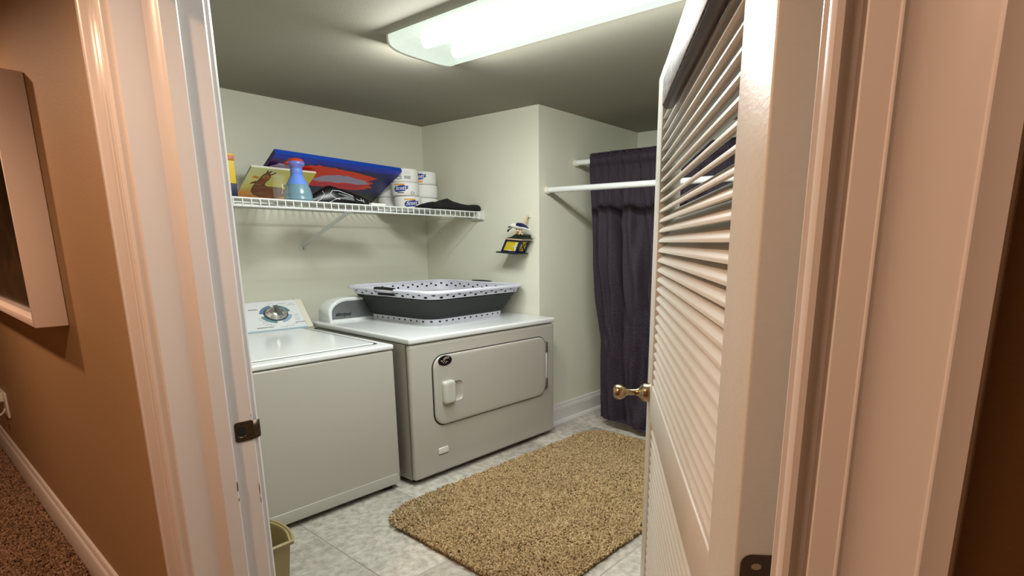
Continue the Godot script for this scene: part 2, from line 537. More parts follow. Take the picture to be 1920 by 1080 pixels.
func build_trim() -> void:
	var paint: Material = mats.trim_paint
	var cp := casing_profile()
	var left := struct("trim_1", mb().prism(cp, func(w, t, h): return V(HALL_X - t, h, 2.512 - w), 0.0, 2.105, 0.5).done(), paint, "white moulded casing on the latch side of the doorway", "door casing")
	var right := struct("trim_2", mb().prism(cp, func(w, t, h): return V(HALL_X - t, h, 4.101 + w), 0.0, 2.105, 0.5).done(), paint, "white moulded casing on the hinge side of the doorway", "door casing")
	struct("trim_3", mb().prism(cp, func(w, t, h): return V(HALL_X - t, 2.105 + w, h), 2.395, 4.218, 0.5).done(), paint, "white moulded casing across the top of the doorway", "door casing")
	# jambs with their stops
	var jp := PackedVector2Array([Vector2(-0.339, -0.05), Vector2(-0.341, 0.0), Vector2(-0.338, 0.003), Vector2(-0.274, 0.003), Vector2(-0.268, 0.006), Vector2(-0.258, 0.011), Vector2(-0.25, 0.019), Vector2(-0.246, 0.022), Vector2(-0.209, 0.022), Vector2(-0.2055, 0.019), Vector2(-0.205, 0.002), Vector2(-0.142, 0.002), Vector2(-0.1375, -0.001), Vector2(-0.137, -0.05)])
	var jl := struct("trim_4", mb().prism(jp, func(x, d, h): return V(x, h, 2.52 + d), 0.0, 2.09, 0.45).done(), paint, "white door jamb with stop and dark strike plate", "door jamb")
	struct("trim_5", mb().prism(jp, func(x, d, h): return V(x, h, 4.094 - d * 0.5), 0.0, 2.09, 0.45).done(), paint, "white hinge-side door jamb", "door jamb")
	struct("trim_6", mb().box(V(HALL_X, 2.07, 2.52), V(ROOM_X, 2.09, 4.094)).done(), paint, "white head jamb over the doorway", "door jamb")
	# laundry-side casings
	struct("trim_7", mb().prism(cp, func(w, t, h): return V(ROOM_X + t, h, 2.509 - w), 0.0, 2.105, 0.5).done(), paint, "white laundry-side casing left of the doorway", "door casing")
	struct("trim_8", mb().prism(cp, func(w, t, h): return V(ROOM_X + t, h, 4.12 + w), 0.0, 2.105, 0.5).done(), paint, "white laundry-side casing right of the doorway", "door casing")
	# strike plate let into the jamb
	var zs := 2.5225
	var sp := round_rect(Vector2(-0.1905, 0.893), Vector2(-0.139, 0.952), 0.008, 5)
	var plate := mb()
	plate.prism(sp, func(x, y, h): return V(x, y, h), zs - 0.002, zs + 0.0015)
	# lip that curls round the room edge
	var lip := []
	for k in 9:
		var a := PI / 2 * k / 8.0
		var ring := PackedVector3Array()
		for q in [[0.8945, 0.0], [0.9505, 0.0], [0.9505, 0.0025], [0.8945, 0.0025]]:
			var yy: float = lerpf(q[0], 0.9225, 0.16 * pow(k / 8.0, 2.0))
			ring.append(V(-0.147 + 0.030 * sin(a), yy, zs + 0.0015 - 0.012 * (1 - cos(a)) - q[1]))
		lip.append(ring)
	plate.loft_auto(lip, true)
	var pl := obj("strike_plate", plate.done(), mats.bronze, jl)
	tag(pl, "dark bronze strike plate")
	obj("latch_hole", mb().prism(round_rect(Vector2(-0.1845, 0.908), Vector2(-0.162, 0.938), 0.009, 5), func(x, y, h): return V(x, y, h), zs + 0.001, zs + 0.0019).done(), mats.dark_gap, pl)
	obj("hole_rim", mb().tube([V(-0.1845, 0.914, zs + 0.002), V(-0.1825, 0.909, zs + 0.002), V(-0.176, 0.9065, zs + 0.002), V(-0.168, 0.9075, zs + 0.002), V(-0.162, 0.911, zs + 0.002)], 0.0011, 6).done(), mats.nickel, pl)
	for y in [0.8995, 0.9455]:
		obj("screw", mb().prism(ellipse(Vector2(-0.173, y), 0.0028, 0.0022, 10), func(x, yy, h): return V(x, yy, h), zs + 0.001, zs + 0.002).done(), mats.dark_gap, pl)
	# chipped paint showing wood
	var chip := mat("chipped_wood", Color(0.36, 0.22, 0.15), 0.8)
	for c in [[-0.1395, 0.735, 0.0012, 0.02], [-0.139, 0.70, 0.0008, 0.012], [-0.2035, 0.77, 0.0011, 0.016], [-0.1395, 0.965, 0.0006, 0.006], [-0.204, 0.73, 0.0007, 0.006]]:
		var dz := 0.0225 if c[0] < -0.2 else 0.002
		obj("paint_chip", mb().prism(ellipse(Vector2(c[0] - (0.004 if dz > 0.01 else 0.003), c[1]), c[2], c[3], 8), func(x, y, h): return V(x, y, h), 2.52 + dz - 0.001, 2.52 + dz + 0.0004).done(), chip, jl)
	for c in [[0.958, 1.195, 0.02, 0.03]]:
		obj("paint_chip", mb().prism(ellipse(Vector2(4.2165, c[1]), 0.0012, 0.011, 8), func(z, y, h): return V(h, y, z), HALL_X - 0.031, HALL_X - 0.0285).done(), mat("chipped_primer", Color(0.75, 0.72, 0.75), 0.7), right)
	# baseboards
	var bp := PackedVector2Array([Vector2(0, 0), Vector2(0.048, 0), Vector2(0.047, 0.008), Vector2(0.042, 0.018), Vector2(0.034, 0.026), Vector2(0.026, 0.029), Vector2(0.0245, 0.03), Vector2(0.0245, 0.118), Vector2(0.021, 0.123), Vector2(0.0225, 0.127), Vector2(0.021, 0.132), Vector2(0.015, 0.138), Vector2(0.0145, 0.147), Vector2(0.0115, 0.155), Vector2(0.009, 0.16), Vector2(0, 0.162)])
	struct("baseboard_alcove", mb().prism(bp, func(d, y, h): return V(h, y, ALCOVE_Z + d), ALCOVE_X + 0.001, FAR_X, 0.5).done(), paint, "white moulded baseboard with quarter round beside the dryer", "baseboard")
	struct("baseboard_right", mb().prism(bp, func(d, y, h): return V(FAR_X - d, y, h), ALCOVE_Z, FRONT_Z, 0.5).done(), paint, "white baseboard behind the curtain", "baseboard")
	struct("baseboard_back", mb().prism(bp, func(d, y, h): return V(h, y, d), ROOM_X, ALCOVE_X, 0.5).done(), paint, "white baseboard behind washer and dryer", "baseboard")
	struct("baseboard_left", mb().prism(bp, func(d, y, h): return V(ROOM_X + d, y, h), 0.0, 2.392, 0.5).done(), paint, "white baseboard inside the doorway wall", "baseboard")
	var hp := PackedVector2Array([Vector2(0, 0), Vector2(0.024, 0), Vector2(0.024, 0.118), Vector2(0.020, 0.126), Vector2(0.015, 0.130), Vector2(0.013, 0.142), Vector2(0.009, 0.150), Vector2(0, 0.153)])
	struct("baseboard_hall", mb().prism(hp, func(d, y, h): return V(HALL_X - d, y, h), -2.6, 2.394, 0.5).done(), paint, "white baseboard between brown carpet and tan hall wall", "baseboard")


func build_door() -> void:
	var D := Node3D.new()
	D.name = numbered("door_1")
	add_child(D, true)
	D.position = V(-0.12, 0, 4.048)
	D.rotation.y = deg_to_rad(90.0 - 54.5)
	tag(D, "white painted louvred door standing half open on the right", "door", "", "structure")
	var paint := mat("door_paint", Color(0.80, 0.785, 0.75), 0.38)
	paint.normal_enabled = true; paint.normal_texture = noise_tex(0.03, [], 3, true, 512, 12, 2.5); paint.normal_scale = 0.2
	tri_map(paint, Vector3(2, 6, 2), false)
	var zr := 0.0; var zh := -0.066          # room face, hall face
	var L := 1.382; var sw := 0.158; var top := 1.995; var bot := 0.012
	for x in [[0.004, 0.004 + sw], [L - sw, L]]:
		obj("stile", mb().rbox(V(x[0], bot, zh), V(x[1], top, zr), 0.003, 2).done(), paint, D)
	var rails := [[bot, 0.225], [0.862, 0.992], [1.875, top]]
	for r in rails:
		obj("rail", mb().rbox(V(0.004 + sw - 0.003, r[0], zh + 0.0008), V(L - sw + 0.003, r[1], zr - 0.0008), 0.003, 1).done(), paint, D)
	# slats slope up into the room
	var slat := mb()
	var hw := 0.0275; var rise := 0.0200
	var dirv := Vector2(hw, rise)          # (depth, height) half span
	var nn := dirv.orthogonal().normalized() * 0.0050
	var poly := PackedVector2Array()
	var e := dirv.normalized() * 0.003
	for q in [-dirv + nn * 0.6, -dirv - e, -dirv - nn * 0.6, -dirv + e - nn, dirv - e - nn, dirv - nn * 0.6, dirv + e, dirv + nn * 0.6, dirv - e + nn, -dirv + e + nn]: poly.append(q)
	slat.prism(poly, func(z, y, h): return V(h, y, z), 0.004 + sw - 0.004, L - sw + 0.004, 1.2)
	var sm := slat.done()
	for zone in [[1.012, 1.875], [0.225, 0.862]]:
		var n := int((zone[1] - zone[0]) / 0.0308)
		for i in n:
			var s := obj("slat", sm, paint, D)
			s.position = V(0, zone[0] + (zone[1] - zone[0]) * (i + 0.5) / n, -0.033)
	# knob set through the lock rail end
	var kx := 1.305; var ky := 0.945
	var kp := [Vector2(0.0, 0.128), Vector2(0.012, 0.1275), Vector2(0.021, 0.124), Vector2(0.026, 0.117), Vector2(0.028, 0.107), Vector2(0.0265, 0.098), Vector2(0.022, 0.09), Vector2(0.015, 0.083), Vector2(0.0115, 0.076), Vector2(0.011, 0.052), Vector2(0.0125, 0.044), Vector2(0.016, 0.036), Vector2(0.024, 0.029), Vector2(0.031, 0.022), Vector2(0.0335, 0.017), Vector2(0.034, 0.003), Vector2(0.034, 0.0)]
	kp.reverse()
	for side in [-1, 1]:
		var k := Node3D.new()
		var knob := obj("door_knob", mb().lathe(kp.slice(6), 28, Vector3.ZERO, true, false).done(), mats.nickel, D)
		knob.position = V(kx, ky, zh if side < 0 else zr)
		knob.rotation.x = -PI / 2 if side < 0 else PI / 2
		tag(knob, "satin nickel knob")
		obj("rosette", mb().lathe(kp.slice(0, 8), 28, Vector3.ZERO, true, true).done(), mats.nickel, knob)
		k.free()
	# hinges on the hinge edge
	for y in [0.985, 1.72, 0.2]:
		var lp := round_rect(Vector2(-0.059, y), Vector2(0.004, y + 0.1), 0.014, 5)
		var hg := obj("hinge", mb().prism(lp, func(z, yy, h): return V(h, yy, z), 0.0015, 0.0048).done(), mats.bronze, D)
		tag(hg, "dark bronze hinge leaf")
		obj("hinge_barrel", mb().tube([V(-0.002, y, 0.006), V(-0.002, y + 0.1, 0.006)], 0.009, 12).done(), mats.bronze, hg)
		for q in [[-0.04, 0.085], [-0.022, 0.05], [-0.04, 0.015]]:
			obj("screw", mb().prism(ellipse(Vector2(q[0], y + q[1]), 0.0065, 0.0045, 12), func(z, yy, h): return V(h, yy, z), 0.001, 0.0018).done(), mats.nickel, hg)
	# distressed strip of wood hung on the door
	var P := thing("wooden_plaque", "dark wooden strip with distressed greyed face hung on the louvred door", "wall plaque", D.transform * V(0.545, 1.80, zh), D.rotation.y)
	var dark := mat("walnut_stain", Color(0.25, 0.12, 0.07), 0.45)
	dark.albedo_texture = noise_tex(0.02, [[0.2, Color(0.55, 0.5, 0.5)], [0.8, Color(1, 1, 1)]], 3, false, 256, 31)
	tri_map(dark, Vector3(1, 12, 12), false)
	var pp := PackedVector2Array([Vector2(0, 0.006), Vector2(-0.006, 0.002), Vector2(-0.014, 0.0), Vector2(-0.022, 0.0015), Vector2(-0.0275, 0.006), Vector2(-0.0275, 0.068), Vector2(-0.024, 0.072), Vector2(0, 0.072)])
	obj("board", mb().prism(pp, func(z, y, h): return V(h, y, z), -0.37, 0.365, 0.5).done(), dark, P)
	var worn := mat("distressed_face", Color(1, 1, 1), 0.45)
	worn.albedo_texture = noise_tex(0.014, [[0.0, Color(0.22, 0.11, 0.07)], [0.38, Color(0.33, 0.21, 0.15)], [0.5, Color(0.43, 0.37, 0.34)], [0.62, Color(0.52, 0.48, 0.46)], [1.0, Color(0.68, 0.66, 0.65)]], 5, false, 512, 44)
	tri_map(worn, Vector3(2.2, 7, 7), false)
	obj("worn_face", mb().rbox(V(-0.369, 0.008, -0.0305), V(0.364, 0.071, -0.027), 0.0012, 1).done(), worn, P)


# ---------------------------------------------------------------- hall
func build_hall_things() -> void:
	var P := thing("picture_frame", "deep pale box frame with a dark picture hung on the tan hall wall", "picture", V(HALL_X, 1.153, 0.55))
	var d := 0.094; var w := 0.97; var h := 0.855; var t := 0.03
	var fm := mat("pale_frame", Color(0.87, 0.82, 0.79), 0.5)
	# sides reach from the wall to the front
	obj("frame_side", mb().rbox(V(-d, 0, w - t), V(-0.001, h, w), 0.003, 1).done(), fm, P)
	obj("frame_side", mb().rbox(V(-d, 0, -w), V(-0.001, h, -w + t), 0.003, 1).done(), fm, P)
	obj("frame_side", mb().rbox(V(-d, 0, -w + t), V(-0.001, t, w - t), 0.003, 1).done(), fm, P)
	obj("frame_side", mb().rbox(V(-d, h - t, -w + t), V(-0.001, h, w - t), 0.003, 1).done(), fm, P)
	var img := Image.create(256, 128, false, Image.FORMAT_RGB8)
	var n := FastNoiseLite.new(); n.seed = 3; n.frequency = 0.03; n.fractal_octaves = 5
	for y in 128:
		for x in 256:
			var v := n.get_noise_2d(x, y) * 0.5 + 0.5
			var g := n.get_noise_2d(x * 0.6 + 300, y * 2.0) * 0.5 + 0.5
			var c := Color(0.10, 0.08, 0.055).lerp(Color(0.30, 0.22, 0.12), clampf((v - 0.45) * 2.5, 0, 1)).lerp(Color(0.08, 0.12, 0.08), clampf((g - 0.5) * 2.0, 0, 1))
			if y > 96: c = c.lerp(Color(0.32, 0.2, 0.12), 0.3)
			img.set_pixel(x, y, c)
	var pm := mat("dark_picture", Color(1, 1, 1), 0.12)
	pm.albedo_texture = ImageTexture.create_from_image(img)
	var pic := mb()
	pic.quad(V(-d + 0.03, t, -w + t), V(-d + 0.03, t, w - t), V(-d + 0.03, h - t, w - t), V(-d + 0.03, h - t, -w + t), -1, [Vector2(0, 1), Vector2(1, 1), Vector2(1, 0), Vector2(0, 0)])
	pic.box(V(-d + 0.031, t, -w + t), V(-0.01, h - t, w - t))
	obj("picture_print", pic.done(), pm, P)
	# outlet with a plug-in
	var O := thing("wall_outlet", "white wall outlet with plug-in device above the hall baseboard", "outlet", V(HALL_X, 0.345, -0.80))
	obj("cover_plate", mb().rbox(V(-0.012, 0.0, -0.125), V(0, 0.165, 0.125), 0.005, 2).done(), mats.white_plastic, O)
	obj("plug", mb().rbox(V(-0.06, 0.10, -0.07), V(-0.01, 0.16, 0.07), 0.008, 2).done(), mats.white_plastic, O)
	obj("cord_loop", mb().tube([V(-0.05, 0.11, 0.0), V(-0.06, 0.06, 0.01), V(-0.055, 0.025, 0.02), V(-0.035, 0.01, 0.03), V(-0.02, 0.03, 0.045), V(-0.012, 0.05, 0.05)], 0.007, 8).done(), mats.white_plastic, O)


# ---------------------------------------------------------------- washer
func build_washer() -> void:
	var W := thing("washing_machine", "white top-loading washing machine with dial console, left of the dryer", "washing machine", V(0, 0, 0))
	var en: Material = mats.white_enamel
	var ce: Material = mats.shaded_enamel
	var x0 := -0.075; var x1 := 1.062; var z1 := 1.44; var zb := 0.2
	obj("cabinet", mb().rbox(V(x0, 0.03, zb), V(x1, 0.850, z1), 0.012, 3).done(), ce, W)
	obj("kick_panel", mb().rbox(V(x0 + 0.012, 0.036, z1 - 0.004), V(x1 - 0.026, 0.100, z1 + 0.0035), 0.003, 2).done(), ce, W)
	for q in [[x0 + 0.06, zb + 0.08], [x1 - 0.06, zb + 0.08], [x0 + 0.06, z1 - 0.06], [x1 - 0.06, z1 - 0.06]]:
		obj("foot", mb().lathe([Vector2(0.03, 0.0), Vector2(0.03, 0.012), Vector2(0.015, 0.014), Vector2(0.015, 0.034)], 14, V(q[0], 0, q[1])).done(), mats.black_plastic, W)
	# top deck with the recess for the lid
	obj("top_deck", mb().rbox(V(x0 - 0.003, 0.8545, zb), V(x1 + 0.003, 0.884, z1 + 0.004), 0.010, 3).done(), en, W)
	var lx0 := 0.0; var lx1 := 1.005; var lz0 := 0.475; var lz1 := 1.355
	obj("lid_gap", mb().prism(round_rect(Vector2(lx0 - 0.010, lz0 - 0.004), Vector2(lx1 + 0.016, lz1 + 0.014), 0.035, 6), func(u, v, hh): return V(u, hh, v), 0.88, 0.8845).done(), mats.dark_grey_print, W)
	var lid := mb()
	var rings := []
	for q in [[0.0, 0.882], [0.0, 0.8858], [0.003, 0.8882], [0.010, 0.8890]]:
		var ring := PackedVector3Array()
		for p in round_rect(Vector2(lx0 + q[0], lz0 + q[0]), Vector2(lx1 - q[0], lz1 - q[0]), 0.03, 6): ring.append(V(p.x, q[1], p.y))
		rings.append(ring)
	lid.loft_auto(rings, true)
	obj("lid", lid.done(), en, W)
	# console: slanted face between end caps
	var prof := PackedVector2Array([Vector2(0.2, 0.884), Vector2(0.455, 0.884), Vector2(0.457, 0.893), Vector2(0.448, 0.899), Vector2(0.312, 1.056), Vector2(0.300, 1.063), Vector2(0.283, 1.063), Vector2(0.262, 1.052), Vector2(0.2, 0.97)])
	obj("console", mb().prism(prof, func(z, y, hh): return V(hh, y, z), x0 + 0.03, 1.060, 0.5).done(), mats.console_white, W)
	var cap := PackedVector2Array()
	for p in prof: cap.append(Vector2(0.33, 0.965) + (p - Vector2(0.33, 0.965)) * 1.03)
	for i in cap.size(): cap[i].y = maxf(cap[i].y, 0.885)
	for q in [[1.058, 1.098], [x0 - 0.006, x0 + 0.032]]:
		obj("console_end_cap", mb().prism(cap, func(z, y, hh): return V(hh, y, z), q[0], q[1], 0.5).done(), mats.cream_plastic, W)
	obj("console_foot_strip", mb().rbox(V(x0 + 0.03, 0.884, 0.452), V(1.06, 0.895, 0.463), 0.002, 1).done(), mat("blue_grey_strip", Color(0.62, 0.71, 0.76), 0.35), W)
	# the face frame: u to the right, v up the slope, n outwards
	var b0 := V(0, 0.899, 0.448); var vv := V(0, 1.056 - 0.899, 0.312 - 0.448).normalized(); var nn := V(1, 0, 0).cross(vv).normalized()
	var face := func(u: float, v: float, hh: float) -> Vector3: return b0 + V(u, 0, 0) + vv * v + nn * hh
	var dc := Vector2(0.893, 0.112)
	# coloured dial ring in arcs
	var arcs := [[100, 172, Color(0.36, 0.46, 0.60)], [12, 88, Color(0.30, 0.48, 0.50)], [192, 262, Color(0.36, 0.50, 0.52)], [285, 350, Color(0.55, 0.64, 0.72)]]
	var names := ["slate_blue_arc", "teal_arc", "green_grey_arc", "pale_blue_arc"]
	for i in arcs.size():
		var a = arcs[i]
		var poly := PackedVector2Array()
		for k in 13: poly.append(dc + Vector2(cos(deg_to_rad(lerpf(a[0], a[1], k / 12.0))) * 0.103, sin(deg_to_rad(lerpf(a[0], a[1], k / 12.0))) * 0.072))
		for k in range(12, -1, -1): poly.append(dc + Vector2(cos(deg_to_rad(lerpf(a[0], a[1], k / 12.0))) * 0.076, sin(deg_to_rad(lerpf(a[0], a[1], k / 12.0))) * 0.053))
		obj("dial_scale", mb().prism(poly, face, -0.001, 0.0012).done(), mat(names[i], a[2], 0.5), W)
	obj("dial_rim", mb().prism(ellipse(dc, 0.078, 0.055, 36), face, 0.0, 0.006).done(), mats.dark_grey_print, W)
	var chrome := mat("dial_chrome", Color(0.82, 0.81, 0.79), 0.16, 0.9)
	var ds := mb()
	var dr := []
	for q in [[1.0, 0.004], [1.0, 0.010], [0.94, 0.017], [0.80, 0.020], [0.74, 0.026], [0.66, 0.032], [0.3, 0.034]]:
		var ring := PackedVector3Array()
		for p in ellipse(Vector2.ZERO, 0.071 * q[0], 0.05 * q[0], 36): ring.append(face.call(dc.x + p.x, dc.y + p.y, q[1]))
		dr.append(ring)
	ds.loft_auto(dr, true)
	var dial := obj("dial", ds.done(), chrome, W)
	obj("dial_grip", mb().prism(round_rect(Vector2(dc.x - 0.008, dc.y - 0.033), Vector2(dc.x + 0.012, dc.y + 0.042), 0.007, 4), face, 0.03, 0.046).done(), mat("grip_grey", Color(0.45, 0.47, 0.48), 0.3, 0.6), dial)
	# small print round the dial, too small in the photograph to read
	var rng := RandomNumberGenerator.new()
	rng.seed = 8
	var marks := mb()
	for q in [[0.775, 0.086, 0.030], [0.777, 0.074, 0.034], [0.787, 0.060, 0.040], [0.79, 0.048, 0.022], [0.80, 0.033, 0.035], [0.83, 0.026, 0.03], [0.885, 0.006, 0.04], [0.93, 0.010, 0.035], [0.97, 0.022, 0.03], [1.0, 0.052, 0.03], [1.003, 0.066, 0.032], [1.006, 0.082, 0.026], [1.004, 0.094, 0.03], [0.93, 0.19, 0.05], [0.985, 0.176, 0.06], [1.0, 0.186, 0.03], [0.87, 0.196, 0.03]]:
		var u: float = q[0]
		while u < q[0] + q[2]:
			var l := rng.randf_range(0.004, 0.009)
			marks.prism(round_rect(Vector2(u, q[1]), Vector2(u + l, q[1] + 0.0035), 0.001, 1), face, 0.0, 0.0008)
			u += l + 0.003
	for q in [[0.735, 0.156, 0.05], [0.74, 0.012, 0.1], [0.995, 0.031, 0.06]]:
		var heavy := mb()
		var u: float = q[0]
		while u < q[0] + q[2]:
			var l := rng.randf_range(0.005, 0.011)
			heavy.prism(round_rect(Vector2(u, q[1]), Vector2(u + l, q[1] + 0.005), 0.001, 1), face, 0.0, 0.0008)
			u += l + 0.0025
		obj("bold_print", heavy.done(), mats.dark_grey_print, W)
	obj("small_print", marks.done(), mats.pale_grey_print, W)


# ---------------------------------------------------------------- dryer
func build_dryer() -> void:
	var D := thing("clothes_dryer", "white front-loading clothes dryer with oval badge, beside the beige wall corner", "clothes dryer")
	var en: Material = mats.white_enamel
	var ce: Material = mats.shaded_enamel
	var x0 := 1.1185; var x1 := 2.413; var zf := 1.51; var zb := 0.42
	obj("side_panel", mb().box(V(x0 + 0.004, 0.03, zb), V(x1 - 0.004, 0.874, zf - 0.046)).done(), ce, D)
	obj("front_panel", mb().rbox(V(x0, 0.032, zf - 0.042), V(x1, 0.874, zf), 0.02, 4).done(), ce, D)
	obj("top_panel", mb().rbox(V(x0 - 0.002, 0.8785, zb - 0.01), V(x1 + 0.002, 0.915, zf + 0.006), 0.012, 4).done(), en, D)
	obj("toe_recess", mb().box(V(x0 + 0.03, 0.012, zb + 0.05), V(x1 - 0.03, 0.034, zf - 0.06)).done(), mats.dark_gap, D)
	for q in [[x0 + 0.07, zb + 0.08], [x1 - 0.07, zb + 0.08], [x0 + 0.07, zf - 0.09], [x1 - 0.07, zf - 0.09]]:
		obj("foot", mb().lathe([Vector2(0.03, 0.0), Vector2(0.03, 0.012), Vector2(0.015, 0.014), Vector2(0.015, 0.034)], 14, V(q[0], 0, q[1])).done(), mats.black_plastic, D)
	# door: dark gap, then a proud pillowed panel
	var dl := Vector2(1.279, 0.346); var dh := Vector2(2.304, 0.786)
	obj("door_gap", mb().prism(round_rect(dl - Vector2(0.008, 0.006), dh + Vector2(0.008, 0.006), 0.085, 10), func(u, v, h): return V(u, v, h), zf - 0.004, zf + 0.0012).done(), mats.dark_gap, D)
	var df := zf + 0.0155
	var rings := []
	for q in [[0.0, -0.002], [0.0, 0.007], [0.002, 0.0105], [0.007, 0.0135], [0.016, 0.015], [0.04, 0.0155]]:
		var ring := PackedVector3Array()
		for p in round_rect(dl + Vector2(q[0], q[0] * 0.7), dh - Vector2(q[0], q[0] * 0.7), 0.078, 10): ring.append(V(p.x, p.y, zf + q[1]))
		rings.append(ring)
	# the hand scoop is sunk into the front, the grip stands over its left half
	var scoop := []
	for q in [[0.0, 0.0], [0.003, -0.003], [0.012, -0.010], [0.03, -0.0138]]:
		var ring := PackedVector3Array()
		for p in round_rect(Vector2(1.385 + q[0], 0.482 + q[0] * 0.6), Vector2(1.499 - q[0], 0.611 - q[0] * 0.6), 0.034, 10): ring.append(V(p.x, p.y, df + q[1]))
		scoop.append(ring)
	rings.append(scoop[0])
	var dm := mb()
	dm.loft(rings, false, false, 1)
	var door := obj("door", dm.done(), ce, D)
	var sm := mb()
	sm.loft(scoop, false, true, 1)
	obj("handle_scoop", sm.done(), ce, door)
	var hr := []
	for q in [[0.0, 0.0], [0.0, 0.014], [0.006, 0.024], [0.016, 0.029], [0.03, 0.030]]:
		var ring := PackedVector3Array()
		for p in round_rect(Vector2(1.330 + q[0] * 0.9, 0.480 + q[0] * 0.5), Vector2(1.421 - q[0] * 0.4, 0.626 - q[0] * 0.5), 0.02, 5): ring.append(V(p.x, p.y, df + q[1]))
		hr.append(ring)
	var hm := mb()
	hm.loft_auto(hr, true)
	obj("handle", hm.done(), mat("handle_white", Color(0.74, 0.735, 0.70), 0.3), door)
	# badge
	var bc := Vector2(1.362, 0.7535)
	var badge := obj("badge", mb().prism(ellipse(bc, 0.052, 0.031, 32), func(u, v, h): return V(u, v, h), df - 0.001, df + 0.003).done(), mat("badge_black", Color(0.06, 0.035, 0.035), 0.3), door)
	var bd := mb()
	for q in [[-0.022, -0.002], [-0.014, -0.012], [-0.004, -0.004], [0.004, -0.015], [-0.03, 0.002], [-0.012, 0.005], [0.012, -0.008]]:
		bd.prism(ellipse(bc + Vector2(q[0], q[1]), 0.0042, 0.0028, 6), func(u, v, h): return V(u, v, h), df + 0.002, df + 0.0042)
	for k in 2:
		var pts := []
		for i in 7: pts.append(V(bc.x - 0.012 + 0.007 * i, bc.y + 0.004 + 0.01 * k * 0.8 + 0.009 * sin(PI * i / 8.0), df + 0.0034))
		bd.tube(pts, 0.0016, 5)
	obj("badge_emblem", bd.done(), mat("badge_silver", Color(0.75, 0.66, 0.62), 0.4), badge)
	# hinges on the right
	for y in [[0.665, 0.745], [0.39, 0.47]]:
		var hg := obj("door_hinge", mb().rbox(V(2.300, y[0], zf), V(2.316, y[1], zf + 0.017), 0.003, 1).done(), mats.steel, D)
		for k in 3:
			obj("knuckle", mb().tube([V(2.313, y[0] + 0.006 + k * 0.025, zf + 0.013), V(2.313, y[0] + 0.022 + k * 0.025, zf + 0.013)], 0.007, 10).done(), mats.dark_grey_print, hg)
	obj("hinge_strip", mb().rbox(V(2.305, 0.47, zf), V(2.315, 0.665, zf + 0.012), 0.002, 1).done(), mats.white_plastic, D)
	# access button low on the front
	obj("access_tab", mb().rbox(V(1.297, 0.158, zf - 0.002), V(1.372, 0.198, zf + 0.006), 0.003, 2).done(), mats.white_plastic, D)
	obj("access_slot", mb().box(V(1.299, 0.152, zf - 0.002), V(1.372, 0.1575, zf + 0.0012)).done(), mats.dark_grey_print, D)
	# console with rounded shoulders
	var cz0 := 0.41; var cz1 := 0.557
	var outl := func(ins: float) -> PackedVector2Array:
		var o := PackedVector2Array()
		o.append(Vector2(1.160 + ins, 0.914)); 
		for i in 13:
			var a := PI / 2 * i / 12.0
			o.append(Vector2(1.160 + ins + (0.15 - ins) * (1 - cos(a)), 0.975 + (0.1 - ins * 0.8) * sin(a)))
		for i in 13:
			var a := PI / 2 * (1 - i / 12.0)
			o.append(Vector2(2.372 - ins - (0.15 - ins) * (1 - cos(a)), 0.975 + (0.1 - ins * 0.8) * sin(a)))
		o.append(Vector2(2.372 - ins, 0.914))
		return o
	var cr := []
	for q in [[0.006, cz0, 0.0], [0.0, cz0 + 0.02, 0.0], [0.0, cz1 - 0.02, 0.0], [0.003, cz1 - 0.008, 0.0], [0.009, cz1, 0.0], [0.014, cz1, 0.0], [0.018, cz1 - 0.005, 0.0]]:
		var ring := PackedVector3Array()
		for p in outl.call(q[0]): ring.append(V(p.x, p.y, q[1] + (1.0 - clampf((p.y - 0.914) / 0.16, 0, 1)) * 0.0))
		cr.append(ring)
	var cmesh := mb()
	cmesh.loft_auto(cr, true)
	obj("console", cmesh.done(), en, D)
	var pr := PackedVector2Array()
	for p in outl.call(0.026): pr.append(Vector2(p.x, maxf(p.y, 0.932)))
	var silver := mat("brushed_silver", Color(0.55, 0.56, 0.57), 0.32, 0.75)
	var panel := obj("control_panel", mb().prism(pr, func(u, v, h): return V(u, v, h), cz1 - 0.006, cz1 - 0.003).done(), silver, D)
	obj("lettering", word("Whirlpool", 0.112, 0.030, 0.0016, func(x, y, z): return V(1.268 + x, 0.960 + y, cz1 - 0.0022 + z), true, true), mats.black_print, panel)
	for x in [2.05, 2.22]:
		var kn := obj("control_knob", mb().lathe([Vector2(0.035, 0.0), Vector2(0.035, 0.02), Vector2(0.028, 0.026), Vector2(0.0, 0.027)], 20).done(), mats.steel, D)
		kn.position = V(x, 0.99, cz1 - 0.003); kn.rotation.x = PI / 2


